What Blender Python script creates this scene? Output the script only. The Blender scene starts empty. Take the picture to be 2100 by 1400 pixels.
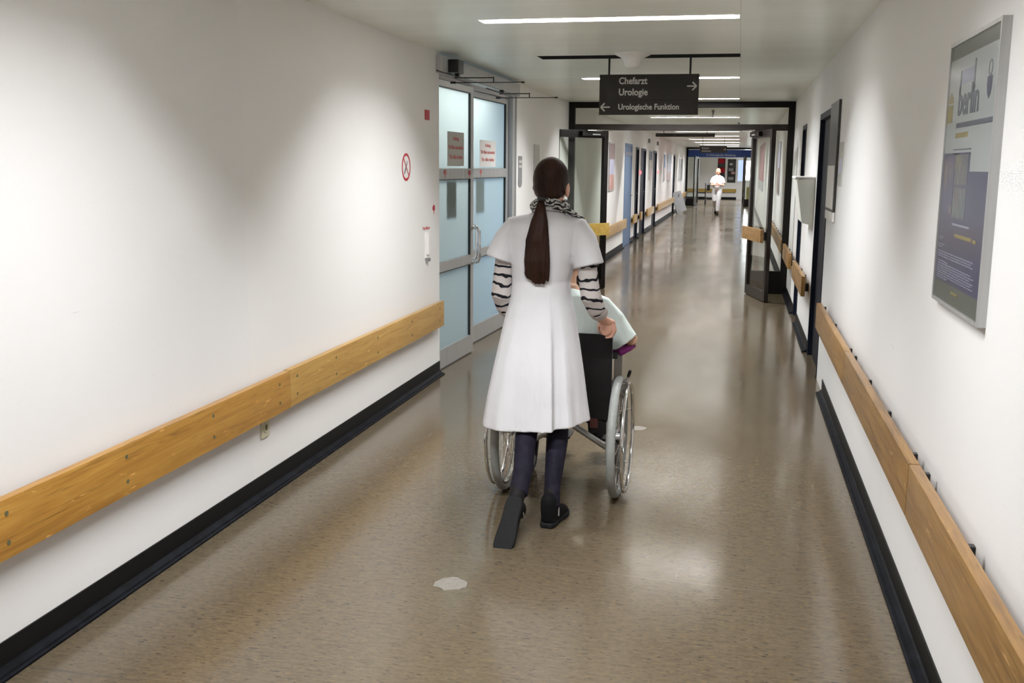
import bpy, bmesh, math, random
from mathutils import Vector, Matrix, noise
R = random.Random(7)
PI = math.pi
# ------------------------------------------------------------------ camera, world, exposure
XL, XR, ZC = -2.253, 0.668, 2.471          # corridor walls and ceiling
scn = bpy.context.scene
COL = scn.collection
yaw, pitch, roll = .2133, .1696, .0094
cam = bpy.data.cameras.new('camera'); camo = bpy.data.objects.new('camera', cam); COL.objects.link(camo)
cam.sensor_width = 36; cam.lens = 36 * 2107.5 / 2100; cam.clip_end = 200
F = Vector((-math.sin(yaw) * math.cos(pitch), math.cos(yaw) * math.cos(pitch), -math.sin(pitch)))
rr = Vector((math.cos(yaw), math.sin(yaw), 0)); uu = rr.cross(F)
r2 = rr * math.cos(roll) + uu * math.sin(roll); u2 = -rr * math.sin(roll) + uu * math.cos(roll)
camo.matrix_world = Matrix(((r2.x, u2.x, -F.x, 0), (r2.y, u2.y, -F.y, 0), (r2.z, u2.z, -F.z, 1.635), (0, 0, 0, 1)))
scn.camera = camo
cam.dof.use_dof = False
w = bpy.data.worlds.new('world'); scn.world = w; w.use_nodes = True
w.node_tree.nodes['Background'].inputs[0].default_value = (.8, .88, 1, 1)
w.node_tree.nodes['Background'].inputs[1].default_value = .12
scn.view_settings.view_transform = 'Standard'; scn.view_settings.look = 'None'
scn.view_settings.gamma = 1; scn.view_settings.use_curve_mapping = False
scn.view_settings.exposure = 0.0
scn.cycles.max_bounces = 10; scn.cycles.diffuse_bounces = 7; scn.cycles.glossy_bounces = 4
scn.cycles.transparent_max_bounces = 12; scn.cycles.transmission_bounces = 8
scn.cycles.sample_clamp_indirect = 6
scn.cycles.caustics_reflective = False; scn.cycles.caustics_refractive = False
LAMP_Y = [-1.6, 2.8, 6.13, 10.2, 13.3, 18.2, 21.3, 25.4, 29.0, 32.4, 36.3, 40.2, 43.5]
LAMP_W = 112.0                              # watts of each ceiling strip
FILL_W = 8.5                            # added fill at each strip for the shaded walls, standing in for blade scatter
def area(name, loc, sx, sy, power, color=(1, 1, 1), rot=(0, 0, 0), spread=PI):
    l = bpy.data.lights.new(name, 'AREA'); l.shape = 'RECTANGLE'; l.size = sx; l.size_y = sy
    l.energy = power; l.color = color; l.spread = spread
    o = bpy.data.objects.new(name, l); COL.objects.link(o); o.location = loc; o.rotation_euler = rot
    return o
for y in LAMP_Y:
    area('strip_light', (-.785, y, ZC + .055), 1.44, .036, LAMP_W, (.96, .985, 1.0))
    area('fill_light', (-.785, y, ZC + .003), 1.46, .13, FILL_W, (1, .95, .88))

# ------------------------------------------------------------------ materials
def srgb(r, g, b):
    f = lambda c: (c / 255 / 12.92) if c / 255 <= .04045 else ((c / 255 + .055) / 1.055) ** 2.4
    return (f(r), f(g), f(b), 1)
class NT:
    def __init__(s, name):
        s.m = bpy.data.materials.new(name); s.m.use_nodes = True; s.t = s.m.node_tree
        s.b = s.t.nodes['Principled BSDF']; s.out = s.t.nodes['Material Output']
    def n(s, ty, **k):
        x = s.t.nodes.new(ty)
        for a, v in k.items(): setattr(x, a, v)
        return x
    def l(s, a, b): s.t.links.new(a, b)
    def val(s, x, i, v):
        if hasattr(v, 'node') or isinstance(v, bpy.types.NodeSocket): s.l(v, x.inputs[i])
        else: x.inputs[i].default_value = v
    def pos(s, scale=(1, 1, 1), loc=(0, 0, 0), obj=False):
        src = s.n('ShaderNodeTexCoord').outputs['Object'] if obj else s.n('ShaderNodeNewGeometry').outputs['Position']
        mp = s.n('ShaderNodeMapping'); s.l(src, mp.inputs[0]); mp.inputs['Scale'].default_value = scale; mp.inputs['Location'].default_value = loc
        return mp.outputs[0]
    def noise(s, vec, scale=5, detail=3, rough=.5, dist=0):
        x = s.n('ShaderNodeTexNoise'); s.l(vec, x.inputs['Vector']); x.inputs['Scale'].default_value = scale
        x.inputs['Detail'].default_value = detail; x.inputs['Roughness'].default_value = rough; x.inputs['Distortion'].default_value = dist
        return x.outputs['Fac']
    def ramp(s, fac, stops, interp='LINEAR'):
        x = s.n('ShaderNodeValToRGB'); s.l(fac, x.inputs[0]); cr = x.color_ramp; cr.interpolation = interp
        while len(cr.elements) < len(stops): cr.elements.new(.5)
        for e, (p, c) in zip(cr.elements, stops):
            e.position = p; e.color = c if hasattr(c, '__len__') else (c, c, c, 1)
        return x.outputs[0]
    def mix(s, fac, a, b, mode='MIX'):
        x = s.n('ShaderNodeMix', data_type='RGBA', blend_type=mode)
        s.val(x, 0, fac); s.val(x, 6, a); s.val(x, 7, b)
        return x.outputs[2]
    def math(s, op, a, b=0.0, c=0.0):
        x = s.n('ShaderNodeMath', operation=op)
        s.val(x, 0, a); s.val(x, 1, b); s.val(x, 2, c)
        return x.outputs[0]
    def bump(s, h, strength=.2, dist=.01):
        x = s.n('ShaderNodeBump'); s.l(h, x.inputs['Height']); x.inputs['Strength'].default_value = strength; x.inputs['Distance'].default_value = dist
        s.l(x.outputs[0], s.b.inputs['Normal'])
    def set(s, **k):
        for a, v in k.items(): s.val(s.b, {'col': 'Base Color', 'rough': 'Roughness', 'metal': 'Metallic', 'spec': 'Specular IOR Level', 'coat': 'Coat Weight', 'sheen': 'Sheen Weight', 'alpha': 'Alpha', 'em': 'Emission Color', 'ems': 'Emission Strength', 'sss': 'Subsurface Weight', 'trans': 'Transmission Weight'}[a], v)
        return s.m
def plain(name, c, rough=.5, metal=0, spec=.5, var=.08, scale=30, bump=0, sc=(1, 1, 1)):
    m = NT(name); f = m.noise(m.pos(sc), scale, 3)
    d = tuple(max(0, x * (1 - var)) for x in c[:3]) + (1,); u = tuple(min(1, x * (1 + var)) for x in c[:3]) + (1,)
    m.set(col=m.ramp(f, [(.3, d), (.7, u)]), rough=rough, metal=metal, spec=spec)
    if bump: m.bump(f, bump, .004)
    return m.m
def glow(name, c, s):
    m = NT(name); m.set(col=c, rough=.5, em=c, ems=s); return m.m

def wall_mat(name, two=False):
    m = NT(name); p = m.pos()
    n1 = m.noise(p, 1.3, 3)
    base = m.ramp(n1, [(.3, (.775, .765, .765, 1)), (.7, (.80, .79, .79, 1))])
    if two:      # the far run of the wall is a touch warmer in tone
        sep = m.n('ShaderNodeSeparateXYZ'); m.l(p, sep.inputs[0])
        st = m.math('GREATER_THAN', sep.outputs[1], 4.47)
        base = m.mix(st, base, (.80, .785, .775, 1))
    # short scuffs and trolley marks low on the wall
    sc = m.noise(m.pos((6, 2.2, 22), (3, 1, 0)), 2.6, 4, .65, .6)
    mk = m.ramp(sc, [(.72, 0.0), (.76, .5)])
    sep2 = m.n('ShaderNodeSeparateXYZ'); m.l(p, sep2.inputs[0])
    low = m.math('LESS_THAN', sep2.outputs[2], 1.15)
    mk = m.math('MULTIPLY', mk, low)
    col = m.mix(mk, base, (.36, .35, .36, 1))
    m.set(col=col, rough=.62, spec=.25)
    m.bump(m.noise(p, 160, 3), .12, .002)
    return m.m
M = {}
M['wall'] = wall_mat('painted wall'); M['wall2'] = wall_mat('painted wall with warmer far run', True)
# glossy cream metal ceiling panels, narrow transverse strips
m = NT('ceiling panel'); p = m.pos(); sep = m.n('ShaderNodeSeparateXYZ'); m.l(p, sep.inputs[0])
def groove(v, period, width, off=0.0):
    a = m.math('MODULO', m.math('ADD', v, 100.0 + off), period)
    return m.math('LESS_THAN', a, width)
g1 = groove(sep.outputs[1], .30, .004); g2 = m.math('LESS_THAN', m.math('ABSOLUTE', m.math('ADD', sep.outputs[0], .03)), .004)
g = m.math('MAXIMUM', g1, g2)
tone = m.noise(m.pos((.15, 3.3, 1)), 1.0, 1)
c = m.ramp(tone, [(.35, (.80, .835, .77, 1)), (.65, (.84, .875, .81, 1))])
m.set(col=m.mix(m.math('MULTIPLY', g, .3), c, (.35, .35, .30, 1)), rough=.32, spec=.55)
m.bump(m.math('SUBTRACT', m.noise(m.pos((.6, 9, 1)), 1.2, 2), m.math('MULTIPLY', g, .6)), .10, .01)
M['ceiling'] = m.m
# linoleum
m = NT('floor linoleum'); p = m.pos()
st = m.noise(m.pos((17, 60, 1)), 1.0, 4, .65, .3)
base = m.ramp(st, [(.30, (.063, .043, .025, 1)), (.46, (.115, .084, .051, 1)), (.60, (.143, .108, .069, 1)), (.8, (.190, .142, .078, 1))])
fine = m.noise(m.pos((50, 150, 1), (4, 2, 0)), 1.0, 3, .6)
base = m.mix(.35, base, m.ramp(fine, [(.3, (.048, .034, .023, 1)), (.7, (.190, .146, .094, 1))]))
fl1 = m.ramp(m.noise(m.pos((28, 90, 1), (9, 3, 0)), 1.0, 3, .5), [(.62, 0.0), (.67, .8)])
base = m.mix(fl1, base, (.016, .015, .016, 1))
fl2 = m.ramp(m.noise(m.pos((32, 105, 1), (1, 8, 0)), 1.0, 2, .5), [(.61, 0.0), (.67, .6)])
base = m.mix(fl2, base, (.21, .145, .055, 1))
# long soft lighter lanes along the corridor
lane = m.noise(m.pos((2.2, .12, 1)), 1.0, 2)
base = m.mix(m.ramp(lane, [(.35, .0), (.75, .32)]), base, (.211, .173, .119, 1))
# sheet seams: across at a few places, along the left side
sep = m.n('ShaderNodeSeparateXYZ'); m.l(p, sep.inputs[0])
def near(v, at, wd): return m.math('LESS_THAN', m.math('ABSOLUTE', m.math('SUBTRACT', v, at)), wd)
seam = m.math('MULTIPLY', near(m.math('ADD', sep.outputs[1], m.math('MULTIPLY', sep.outputs[0], .06)), 3.94, .003), m.math('GREATER_THAN', sep.outputs[0], -1.15))
base = m.mix(m.math('MULTIPLY', seam, .55), base, (.20, .17, .13, 1))
seam2 = m.math('MULTIPLY', near(sep.outputs[1], 2.735, .004), m.math('LESS_THAN', sep.outputs[0], -1.8))
base = m.mix(m.math('MULTIPLY', seam2, .6), base, (.08, .07, .06, 1))
# scratches running along the corridor
scr = m.ramp(m.noise(m.pos((26, 2.3, 1), (7, 5, 0)), 1.0, 1, .4, .25), [(.775, 0.0), (.80, .4)])
base = m.mix(scr, base, (.24, .22, .18, 1))
rg = m.ramp(m.noise(m.pos((1.6, .5, 1)), 1.4, 3), [(.3, .11), (.7, .21)])
base = m.mix(1.0, base, (.86, .865, .87, 1), 'MULTIPLY')
m.set(col=base, rough=rg, spec=.48)
m.bump(m.noise(m.pos((3.5, 1.6, 1)), 1.3, 2), .09, .02)
M['floor'] = m.m
def wood(name, a, b, dark, axis='y', rough=.33):
    m = NT(name); s = {'y': (14, .9, 14), 'x': (.9, 14, 14)}[axis]
    n = m.noise(m.pos(s), 1.6, 5, .6, 1.2)
    c = m.ramp(n, [(.28, dark), (.46, a), (.62, b), (.8, a)])
    n2 = m.noise(m.pos(tuple(x * 3.2 for x in s), (3, 2, 1)), 2.0, 3, .6)
    c = m.mix(.28, c, m.ramp(n2, [(.3, dark), (.7, b)]))
    crk = m.ramp(m.noise(m.pos(tuple(x * (2.2 if x > 2 else .5) for x in s), (8, 3, 5)), 1.5, 3, .5, .4), [(.488, 0.0), (.5, .5), (.512, 0.0)])
    c = m.mix(crk, c, tuple(x * .3 for x in dark[:3]) + (1,))
    wear = m.ramp(m.noise(m.pos((9, 4.5, 40), (5, 1, 7)), 1.6, 3, .6), [(.665, 0.0), (.72, .6)])
    c = m.mix(wear, c, tuple(min(1, x * 1.7 + .10) for x in b[:3]) + (1,))
    m.set(col=c, rough=rough, spec=.45); m.bump(n2, .08, .003)
    return m.m
M['oak'] = wood('orange oak', (.42, .205, .036, 1), (.50, .27, .058, 1), (.27, .115, .022, 1))
M['oak2'] = wood('pale oak', (.46, .27, .075, 1), (.53, .33, .10, 1), (.36, .18, .045, 1))
M['oak3'] = wood('worn oak', (.29, .148, .042, 1), (.36, .205, .068, 1), (.10, .055, .022, 1))
M['oakx'] = wood('yellow oak', (.40, .26, .06, 1), (.46, .32, .08, 1), (.30, .18, .04, 1), 'x')
M['end'] = plain('oak end grain', (.30, .15, .05, 1), .5, var=.2, scale=80)
M['plug'] = plain('dull screw head', (.13, .13, .07, 1), .5, metal=.2)
M['rubber'] = plain('black skirting rubber', (.004, .004, .004, 1), .5, spec=.2)
M['rubber2'] = plain('scuffed black strip', (.005, .0055, .008, 1), .6, var=.6, scale=14, spec=.08, bump=.1)
M['navy'] = plain('navy door paint', (.004, .006, .014, 1), .5, spec=.12)
M['navyf'] = plain('dark navy frame paint', (.008, .012, .024, 1), .5, spec=.15)
M['blued'] = plain('blue grey door paint', (.12, .18, .29, 1), .5, spec=.2)
M['bronze'] = plain('dark bronze aluminium', (.008, .0065, .006, 1), .38, metal=.1, spec=.2)
M['bronze2'] = plain('bronze aluminium', (.020, .016, .014, 1), .32, metal=.3, spec=.3)
M['alu'] = plain('anodised aluminium', (.50, .50, .50, 1), .38, metal=.55, sc=(1, 1, .05), scale=60)
M['aludark'] = plain('grey painted housing', (.45, .45, .455, 1), .42)
M['gasket'] = plain('black gasket', (.015, .02, .02, 1), .5)
M['chrome'] = plain('polished chrome', (.78, .78, .78, 1), .12, metal=1, var=.03)
M['silver'] = plain('silver lacquered tube', (.60, .61, .62, 1), .28, metal=.6)
M['black'] = plain('black plastic', (.010, .010, .011, 1), .4)
M['white'] = plain('white plastic', (.86, .85, .83, 1), .45, var=.03)
M['cream'] = plain('cream plastic', (.66, .62, .46, 1), .4, var=.05)
M['slot'] = plain('dark slot lining', (.015, .018, .02, 1), .6)
M['signbk'] = plain('sign charcoal', (.036, .033, .030, 1), .55, spec=.2, var=.04)
M['letter'] = plain('light grey lettering', (.60, .585, .56, 1), .5, var=.02)
M['red'] = plain('red print', (.45, .02, .035, 1), .5)
M['redpale'] = plain('pale red print', (.55, .16, .15, 1), .6)
M['paperw'] = plain('white paper', (.78, .76, .74, 1), .6, var=.02)
M['paperg'] = plain('grey paper', (.50, .49, .46, 1), .6, var=.02)
M['greypl'] = plain('grey door plate', (.23, .23, .24, 1), .4)
M['dispenser'] = plain('grey white enamel', (.78, .79, .74, 1), .4, var=.02)
M['signblue'] = plain('blue sign enamel', (.012, .05, .25, 1), .45)
M['lampw'] = glow('lit louver', (1, .99, .97, 1), 3.2)
M['reflector'] = plain('bright reflector', (.88, .88, .87, 1), .4)
M['louver'] = plain('satin louver blades', (.62, .62, .62, 1), .4)
M['window'] = glow('daylit window pane', (.93, .97, 1, 1), 7.0)
M['window2'] = glow('blue window pane', (.45, .58, .85, 1), .8)
def thin_glass(name, tint, r, lo, hi):
    m = NT(name); tr = m.n('ShaderNodeBsdfTransparent'); gl = m.n('ShaderNodeBsdfGlossy'); gl.inputs['Roughness'].default_value = r
    tr.inputs[0].default_value = tint; lw = m.n('ShaderNodeLayerWeight'); lw.inputs['Blend'].default_value = .5
    f = m.math('POWER', lw.outputs['Facing'], 4.0); f = m.math('MULTIPLY_ADD', f, hi, lo)
    mx = m.n('ShaderNodeMixShader'); m.l(f, mx.inputs[0]); m.l(tr.outputs[0], mx.inputs[1]); m.l(gl.outputs[0], mx.inputs[2]); m.l(mx.outputs[0], m.out.inputs[0]); return m.m
M['glass'] = thin_glass('clear glass', (.95, .97, .95, 1), .03, .03, .5); M['glaze'] = thin_glass('poster glazing', (.97, .97, .97, 1), .18, .03, .30)
m = NT('frosted glass')
tl = m.n('ShaderNodeBsdfTranslucent'); tl.inputs[0].default_value = (.76, .80, .785, 1)
df = m.n('ShaderNodeBsdfDiffuse'); df.inputs[0].default_value = (.36, .45, .46, 1)
gl = m.n('ShaderNodeBsdfGlossy'); gl.inputs['Roughness'].default_value = .22
a = m.n('ShaderNodeMixShader'); a.inputs[0].default_value = .34; m.l(tl.outputs[0], a.inputs[1]); m.l(df.outputs[0], a.inputs[2])
b = m.n('ShaderNodeMixShader'); b.inputs[0].default_value = .06; m.l(a.outputs[0], b.inputs[1]); m.l(gl.outputs[0], b.inputs[2]); m.l(b.outputs[0], m.out.inputs[0])
M['frost'] = m.m
# people
M['skin'] = plain('skin', (.62, .34, .25, 1), .5, var=.06, scale=14); 
M['skin2'] = plain('older skin', (.56, .33, .22, 1), .5, var=.08, scale=14)
m = NT('white coat cotton'); m.set(col=m.ramp(m.noise(m.pos(), 6, 3), [(.3, (.63, .625, .655, 1)), (.7, (.67, .665, .695, 1))]), rough=.8, spec=.15)
m.bump(m.noise(m.pos((1, 1, .35)), 22, 3, .5), .22, .02); M['coat'] = m.m
m = NT('mint white cotton'); m.set(col=(.62, .70, .68, 1), rough=.8, spec=.15)
m.bump(m.noise(m.pos((1, 1, .4)), 24, 3, .5), .35, .02); M['mint'] = m.m
def hairmat(name, d, l, freq=150):
    m = NT(name); n = m.noise(m.pos((freq, freq, 5)), 1.0, 3, .6, .3)
    n0 = m.noise(m.pos((14, 14, 2)), 1.0, 2)
    c = m.mix(m.ramp(n0, [(.35, 0.0), (.7, .75)]), m.ramp(n, [(.3, d), (.7, l)]), tuple(x * 1.5 for x in l[:3]) + (1,))
    m.set(col=c, rough=.48, spec=.12); m.bump(n, .5, .004); return m.m
M['hair'] = hairmat('dark brown hair', (.006, .0025, .002, 1), (.026, .011, .007, 1))
M['hairg'] = hairmat('grey hair', (.10, .10, .10, 1), (.22, .21, .20, 1))
M['hairr'] = hairmat('fair reddish hair', (.45, .22, .08, 1), (.65, .38, .16, 1))
m = NT('striped jersey'); p = m.pos((1, 1, 1))
wv = m.n('ShaderNodeTexWave', wave_type='BANDS', bands_direction='Z'); m.l(m.pos((1, 1, 1)), wv.inputs[0])
wv.inputs['Scale'].default_value = 6.5; wv.inputs['Distortion'].default_value = 5.5; wv.inputs['Detail'].default_value = 2; wv.inputs['Detail Scale'].default_value = 1.6
m.set(col=m.ramp(wv.outputs['Fac'], [(.80, (.50, .46, .45, 1)), (.88, (.012, .012, .016, 1))]), rough=.85, spec=.1)
m.bump(m.noise(m.pos(), 40, 3), .3, .01); M['stripe'] = m.m
m = NT('patterned scarf')
wv = m.n('ShaderNodeTexWave', wave_type='BANDS', bands_direction='Z'); m.l(m.pos((1, 1, 1)), wv.inputs[0])
wv.inputs['Scale'].default_value = 18; wv.inputs['Distortion'].default_value = 9; wv.inputs['Detail'].default_value = 2; wv.inputs['Detail Scale'].default_value = 2.2
m.set(col=m.ramp(wv.outputs['Fac'], [(.46, (.48, .48, .47, 1)), (.60, (.02, .02, .024, 1))]), rough=.9, spec=.1); M['scarf'] = m.m
M['cuffc'] = plain('cream knit cuff', (.50, .46, .45, 1), .85, spec=.1, bump=.3, scale=120)
m = NT('navy trousers'); m.set(col=m.ramp(m.noise(m.pos(), 20, 3), [(.3, (.006, .005, .012, 1)), (.7, (.013, .011, .023, 1))]), rough=.75, spec=.2)
m.bump(m.noise(m.pos((1, 1, 1.8)), 16, 3, .5), .5, .02); M['pants'] = m.m
M['suede'] = plain('black suede', (.006, .006, .007, 1), .85, spec=.15)
M['sole'] = plain('dark grey sole', (.012, .0125, .013, 1), .7, spec=.15, bump=.3, scale=70)
M['white cloth'] = plain('bright white cloth', (.85, .85, .86, 1), .8, var=.03, scale=12)
M['beige cloth'] = plain('pale grey trousers', (.60, .59, .60, 1), .8, var=.06, scale=12)
M['nylon'] = plain('black nylon', (.009, .008, .008, 1), .7, spec=.2, var=.2)
M['dkred'] = plain('dark red cloth', (.06, .012, .010, 1), .8)
M['magenta'] = plain('magenta cloth', (.16, .008, .12, 1), .8)
M['tyre'] = plain('grey tyre', (.30, .31, .30, 1), .5, var=.08)
M['tread'] = plain('dark tyre tread', (.05, .05, .05, 1), .8)
M['guard'] = plain('grey brown side panel', (.085, .078, .066, 1), .5)
M['poster blue'] = plain('poster blue ink', (.055, .057, .13, 1), .35, var=.1, scale=3)
M['poster white'] = plain('poster white ink', (.42, .45, .45, 1), .35, var=.05, scale=3)
M['poster grey'] = plain('poster grey band', (.10, .115, .10, 1), .4)
M['ink'] = plain('poster slate ink', (.10, .11, .15, 1), .4)
M['yellow'] = plain('ochre ink', (.30, .24, .08, 1), .4)
M['lightink'] = plain('pale ink', (.30, .31, .42, 1), .4)
def picmat(name, stops, sc):
    m = NT(name); v = m.n('ShaderNodeTexVoronoi'); m.l(m.pos(sc), v.inputs['Vector']); v.inputs['Scale'].default_value = 1
    s = m.n('ShaderNodeSeparateColor'); m.l(v.outputs['Color'], s.inputs[0])
    m.set(col=m.ramp(s.outputs[0], stops), rough=.35); return m.m
M['pic1'] = picmat('night photo print', [(0, (.06, .06, .13, 1)), (.6, (.08, .08, .17, 1)), (1, (.20, .15, .13, 1))], (1, 28, 14))
M['pic2'] = picmat('gold photo print', [(0, (.09, .10, .13, 1)), (.6, (.14, .15, .17, 1)), (1, (.28, .23, .09, 1))], (1, 60, 22))
M['pic3'] = picmat('mixed photo print', [(0, (.07, .12, .10, 1)), (.45, (.16, .09, .09, 1)), (.7, (.10, .16, .20, 1)), (1, (.24, .24, .27, 1))], (1, 90, 18))
M['ptop'] = plain('poster dusky print', (.26, .17, .17, 1), .4, var=.3, scale=5)
M['pmid'] = plain('poster pale print', (.50, .50, .66, 1), .4, var=.2, scale=5)
M['plow'] = plain('poster rose print', (.52, .28, .24, 1), .4, var=.3, scale=5)
M['board'] = plain('dark notice glass', (.045, .042, .040, 1), .35, spec=.3)
M['redb'] = plain('red banner', (.30, .010, .018, 1), .7, spec=.15)
M['greyb'] = plain('grey board', (.36, .36, .365, 1), .6, spec=.2)
M['yellowp'] = plain('pale yellow plastic', (.55, .50, .16, 1), .5)
M['patch'] = plain('pale floor filler', (.22, .20, .175, 1), .5, var=.15, scale=40, spec=.2)

# ------------------------------------------------------------------ helpers
def box(bm, x0, x1, y0, y1, z0, z1, bev=0):
    vs = [bm.verts.new((x, y, z)) for x in (x0, x1) for y in (y0, y1) for z in (z0, z1)]
    fs = [bm.faces.new([vs[i] for i in q]) for q in ((0, 1, 3, 2), (4, 6, 7, 5), (0, 4, 5, 1), (2, 3, 7, 6), (0, 2, 6, 4), (1, 5, 7, 3))]
    if bev:
        es = list({e for f in fs for e in f.edges})
        bmesh.ops.bevel(bm, geom=es, offset=bev, segments=2, affect='EDGES', profile=.7)
    return bm
def B(*a, bev=0): 
    bm = bmesh.new(); box(bm, *a, bev=bev); return bm
def tube(bm, path, radii, side=(1, 0, 0), n=16, rnd=True, fn=None):
    P = [Vector(p) for p in path]
    Rd = [(r, r) if not hasattr(r, '__len__') else r for r in radii]
    if len(Rd) == 1: Rd = Rd * len(P)
    if rnd:
        t0 = (P[0] - P[1]).normalized(); t1 = (P[-1] - P[-2]).normalized(); r0 = min(Rd[0]); r1 = min(Rd[-1])
        A = [(P[0] + t0 * r0 * math.sin(k), tuple(x * max(.12, math.cos(k)) for x in Rd[0])) for k in (1.4, 1.0, .55)]
        Z = [(P[-1] + t1 * r1 * math.sin(k), tuple(x * max(.12, math.cos(k)) for x in Rd[-1])) for k in (.55, 1.0, 1.4)]
        P = [a[0] for a in A] + P + [z[0] for z in Z]; Rd = [a[1] for a in A] + Rd + [z[1] for z in Z]
    rings = []; S = Vector(side)
    for i, p in enumerate(P):
        t = (P[min(i + 1, len(P) - 1)] - P[max(i - 1, 0)]).normalized()
        s = S - t * S.dot(t)
        if s.length < 1e-4: s = Vector((0, 1, 0)) - t * t.y
        s.normalize(); b = t.cross(s); ring = []
        for k in range(n):
            a = 2 * PI * k / n; f = fn(i, a, p) if fn else 1
            ring.append(bm.verts.new(p + s * math.cos(a) * Rd[i][0] * f + b * math.sin(a) * Rd[i][1] * f))
        rings.append(ring)
    for i in range(len(rings) - 1):
        for k in range(n):
            bm.faces.new((rings[i][k], rings[i][(k + 1) % n], rings[i + 1][(k + 1) % n], rings[i + 1][k]))
    bm.faces.new(rings[0][::-1]); bm.faces.new(rings[-1])
    return bm
def ball(bm, c, r, seg=20):
    m = Matrix.Translation(Vector(c)) @ Matrix.Diagonal((r[0], r[1], r[2], 1))
    bmesh.ops.create_uvsphere(bm, u_segments=seg, v_segments=seg // 2 + 2, radius=1, matrix=m); return bm
def lathe(bm, c, prof, n=32, axis='z'):
    rings = []
    for r, z in prof:
        ring = []
        for k in range(n):
            a = 2 * PI * k / n; q = (r * math.cos(a), r * math.sin(a), z)
            if axis == 'x': q = (z, q[0], q[1])
            if axis == 'y': q = (q[0], z, q[1])
            ring.append(bm.verts.new(Vector(c) + Vector(q)))
        rings.append(ring)
    for i in range(len(rings) - 1):
        for k in range(n): bm.faces.new((rings[i][k], rings[i][(k + 1) % n], rings[i + 1][(k + 1) % n], rings[i + 1][k]))
    bm.faces.new(rings[0][::-1]); bm.faces.new(rings[-1]); return bm
def torus(bm, c, R0, r, axis='x', n=64, k=10, sx=1):
    rs = []
    for i in range(n):
        a = 2 * PI * i / n; ring = []
        for j in range(k):
            b = 2 * PI * j / k; rad = R0 + r * math.cos(b); h = r * math.sin(b) * sx
            q = (h, rad * math.cos(a), rad * math.sin(a)) if axis == 'x' else (rad * math.cos(a), rad * math.sin(a), h)
            ring.append(bm.verts.new(Vector(c) + Vector(q)))
        rs.append(ring)
    for i in range(n):
        for j in range(k): bm.faces.new((rs[i][j], rs[(i + 1) % n][j], rs[(i + 1) % n][(j + 1) % k], rs[i][(j + 1) % k]))
    return bm
def base_of(bm):
    xs = [v.co.x for v in bm.verts]; ys = [v.co.y for v in bm.verts]; zs = [v.co.z for v in bm.verts]
    return Vector(((min(xs) + max(xs)) / 2, (min(ys) + max(ys)) / 2, min(zs)))
WORLD = {}
def obj(name, bm, mat, parent=None, smooth=False, raw=False):
    if not raw: bmesh.ops.recalc_face_normals(bm, faces=bm.faces)
    if smooth:
        for f in bm.faces: f.smooth = True
    me = bpy.data.meshes.new(name); loc = base_of(bm)
    bm.transform(Matrix.Translation(-loc)); bm.to_mesh(me); bm.free()
    o = bpy.data.objects.new(name, me); COL.objects.link(o)
    for x in (mat if isinstance(mat, (list, tuple)) else [mat]): me.materials.append(M[x] if isinstance(x, str) else x)
    WORLD[o] = loc.copy()
    if parent: o.parent = parent; o.location = loc - WORLD[parent]
    else: o.location = loc
    if smooth:
        try: me.set_sharp_from_angle(angle=math.radians(smooth if smooth is not True else 50))
        except Exception: pass
    return o
def tag(o, label=None, cat=None, group=None, kind=None):
    if label: o['label'] = label
    if cat: o['category'] = cat
    if group: o['group'] = group
    if kind: o['kind'] = kind
    return o
def empty(name, loc, **k):
    o = bpy.data.objects.new(name, None); COL.objects.link(o); o.location = loc; o.empty_display_size = .1
    WORLD[o] = Vector(loc); return tag(o, **k)
def struct(name, bm, mat, parent=None, **k):
    o = obj(name, bm, mat, parent, **k)
    if not parent: o['kind'] = 'structure'
    return o
def union(name, parts, mat, parent=None, voxel=.005, smooth=4, fac=.5):
    bm = bmesh.new()
    for f in parts: f(bm)
    bmesh.ops.recalc_face_normals(bm, faces=bm.faces)
    me = bpy.data.meshes.new('tmp'); bm.to_mesh(me); bm.free()
    o = bpy.data.objects.new('tmp', me); COL.objects.link(o)
    r = o.modifiers.new('r', 'REMESH'); r.mode = 'VOXEL'; r.voxel_size = voxel
    s = o.modifiers.new('s', 'SMOOTH'); s.iterations = smooth; s.factor = fac
    dg = bpy.context.evaluated_depsgraph_get(); me2 = bpy.data.meshes.new_from_object(o.evaluated_get(dg))
    b2 = bmesh.new(); b2.from_mesh(me2); bpy.data.objects.remove(o); bpy.data.meshes.remove(me); bpy.data.meshes.remove(me2)
    ob = obj(name, b2, mat, parent, raw=True)
    for p in ob.data.polygons: p.use_smooth = True
    return ob
FRAMES = {'left': ((0, 1, 0), (0, 0, 1), (1, 0, 0)), 'right': ((0, -1, 0), (0, 0, 1), (-1, 0, 0)), 'cam': ((1, 0, 0), (0, 0, 1), (0, -1, 0))}
def frame(kind, o):
    x, y, z = FRAMES[kind]; return Matrix(((x[0], y[0], z[0], o[0]), (x[1], y[1], z[1], o[1]), (x[2], y[2], z[2], o[2]), (0, 0, 0, 1)))
def text(name, s, kind, origin, height, mat, parent=None, width=None, align='LEFT', bold=.0, depth=.0008):
    cu = bpy.data.curves.new('t', 'FONT'); cu.body = s; cu.size = height / .72; cu.extrude = depth; cu.offset = bold; cu.align_x = align; cu.resolution_u = 3
    o = bpy.data.objects.new('t', cu); COL.objects.link(o)
    dg = bpy.context.evaluated_depsgraph_get(); me = bpy.data.meshes.new_from_object(o.evaluated_get(dg))
    bm = bmesh.new(); bm.from_mesh(me); bpy.data.objects.remove(o); bpy.data.curves.remove(cu); bpy.data.meshes.remove(me)
    if width:
        xs = [v.co.x for v in bm.verts]; k = width / (max(xs) - min(xs)); bm.transform(Matrix.Diagonal((k, 1, 1, 1)))
    bm.transform(frame(kind, origin)); return obj(name, bm, mat, parent, raw=True)
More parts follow.
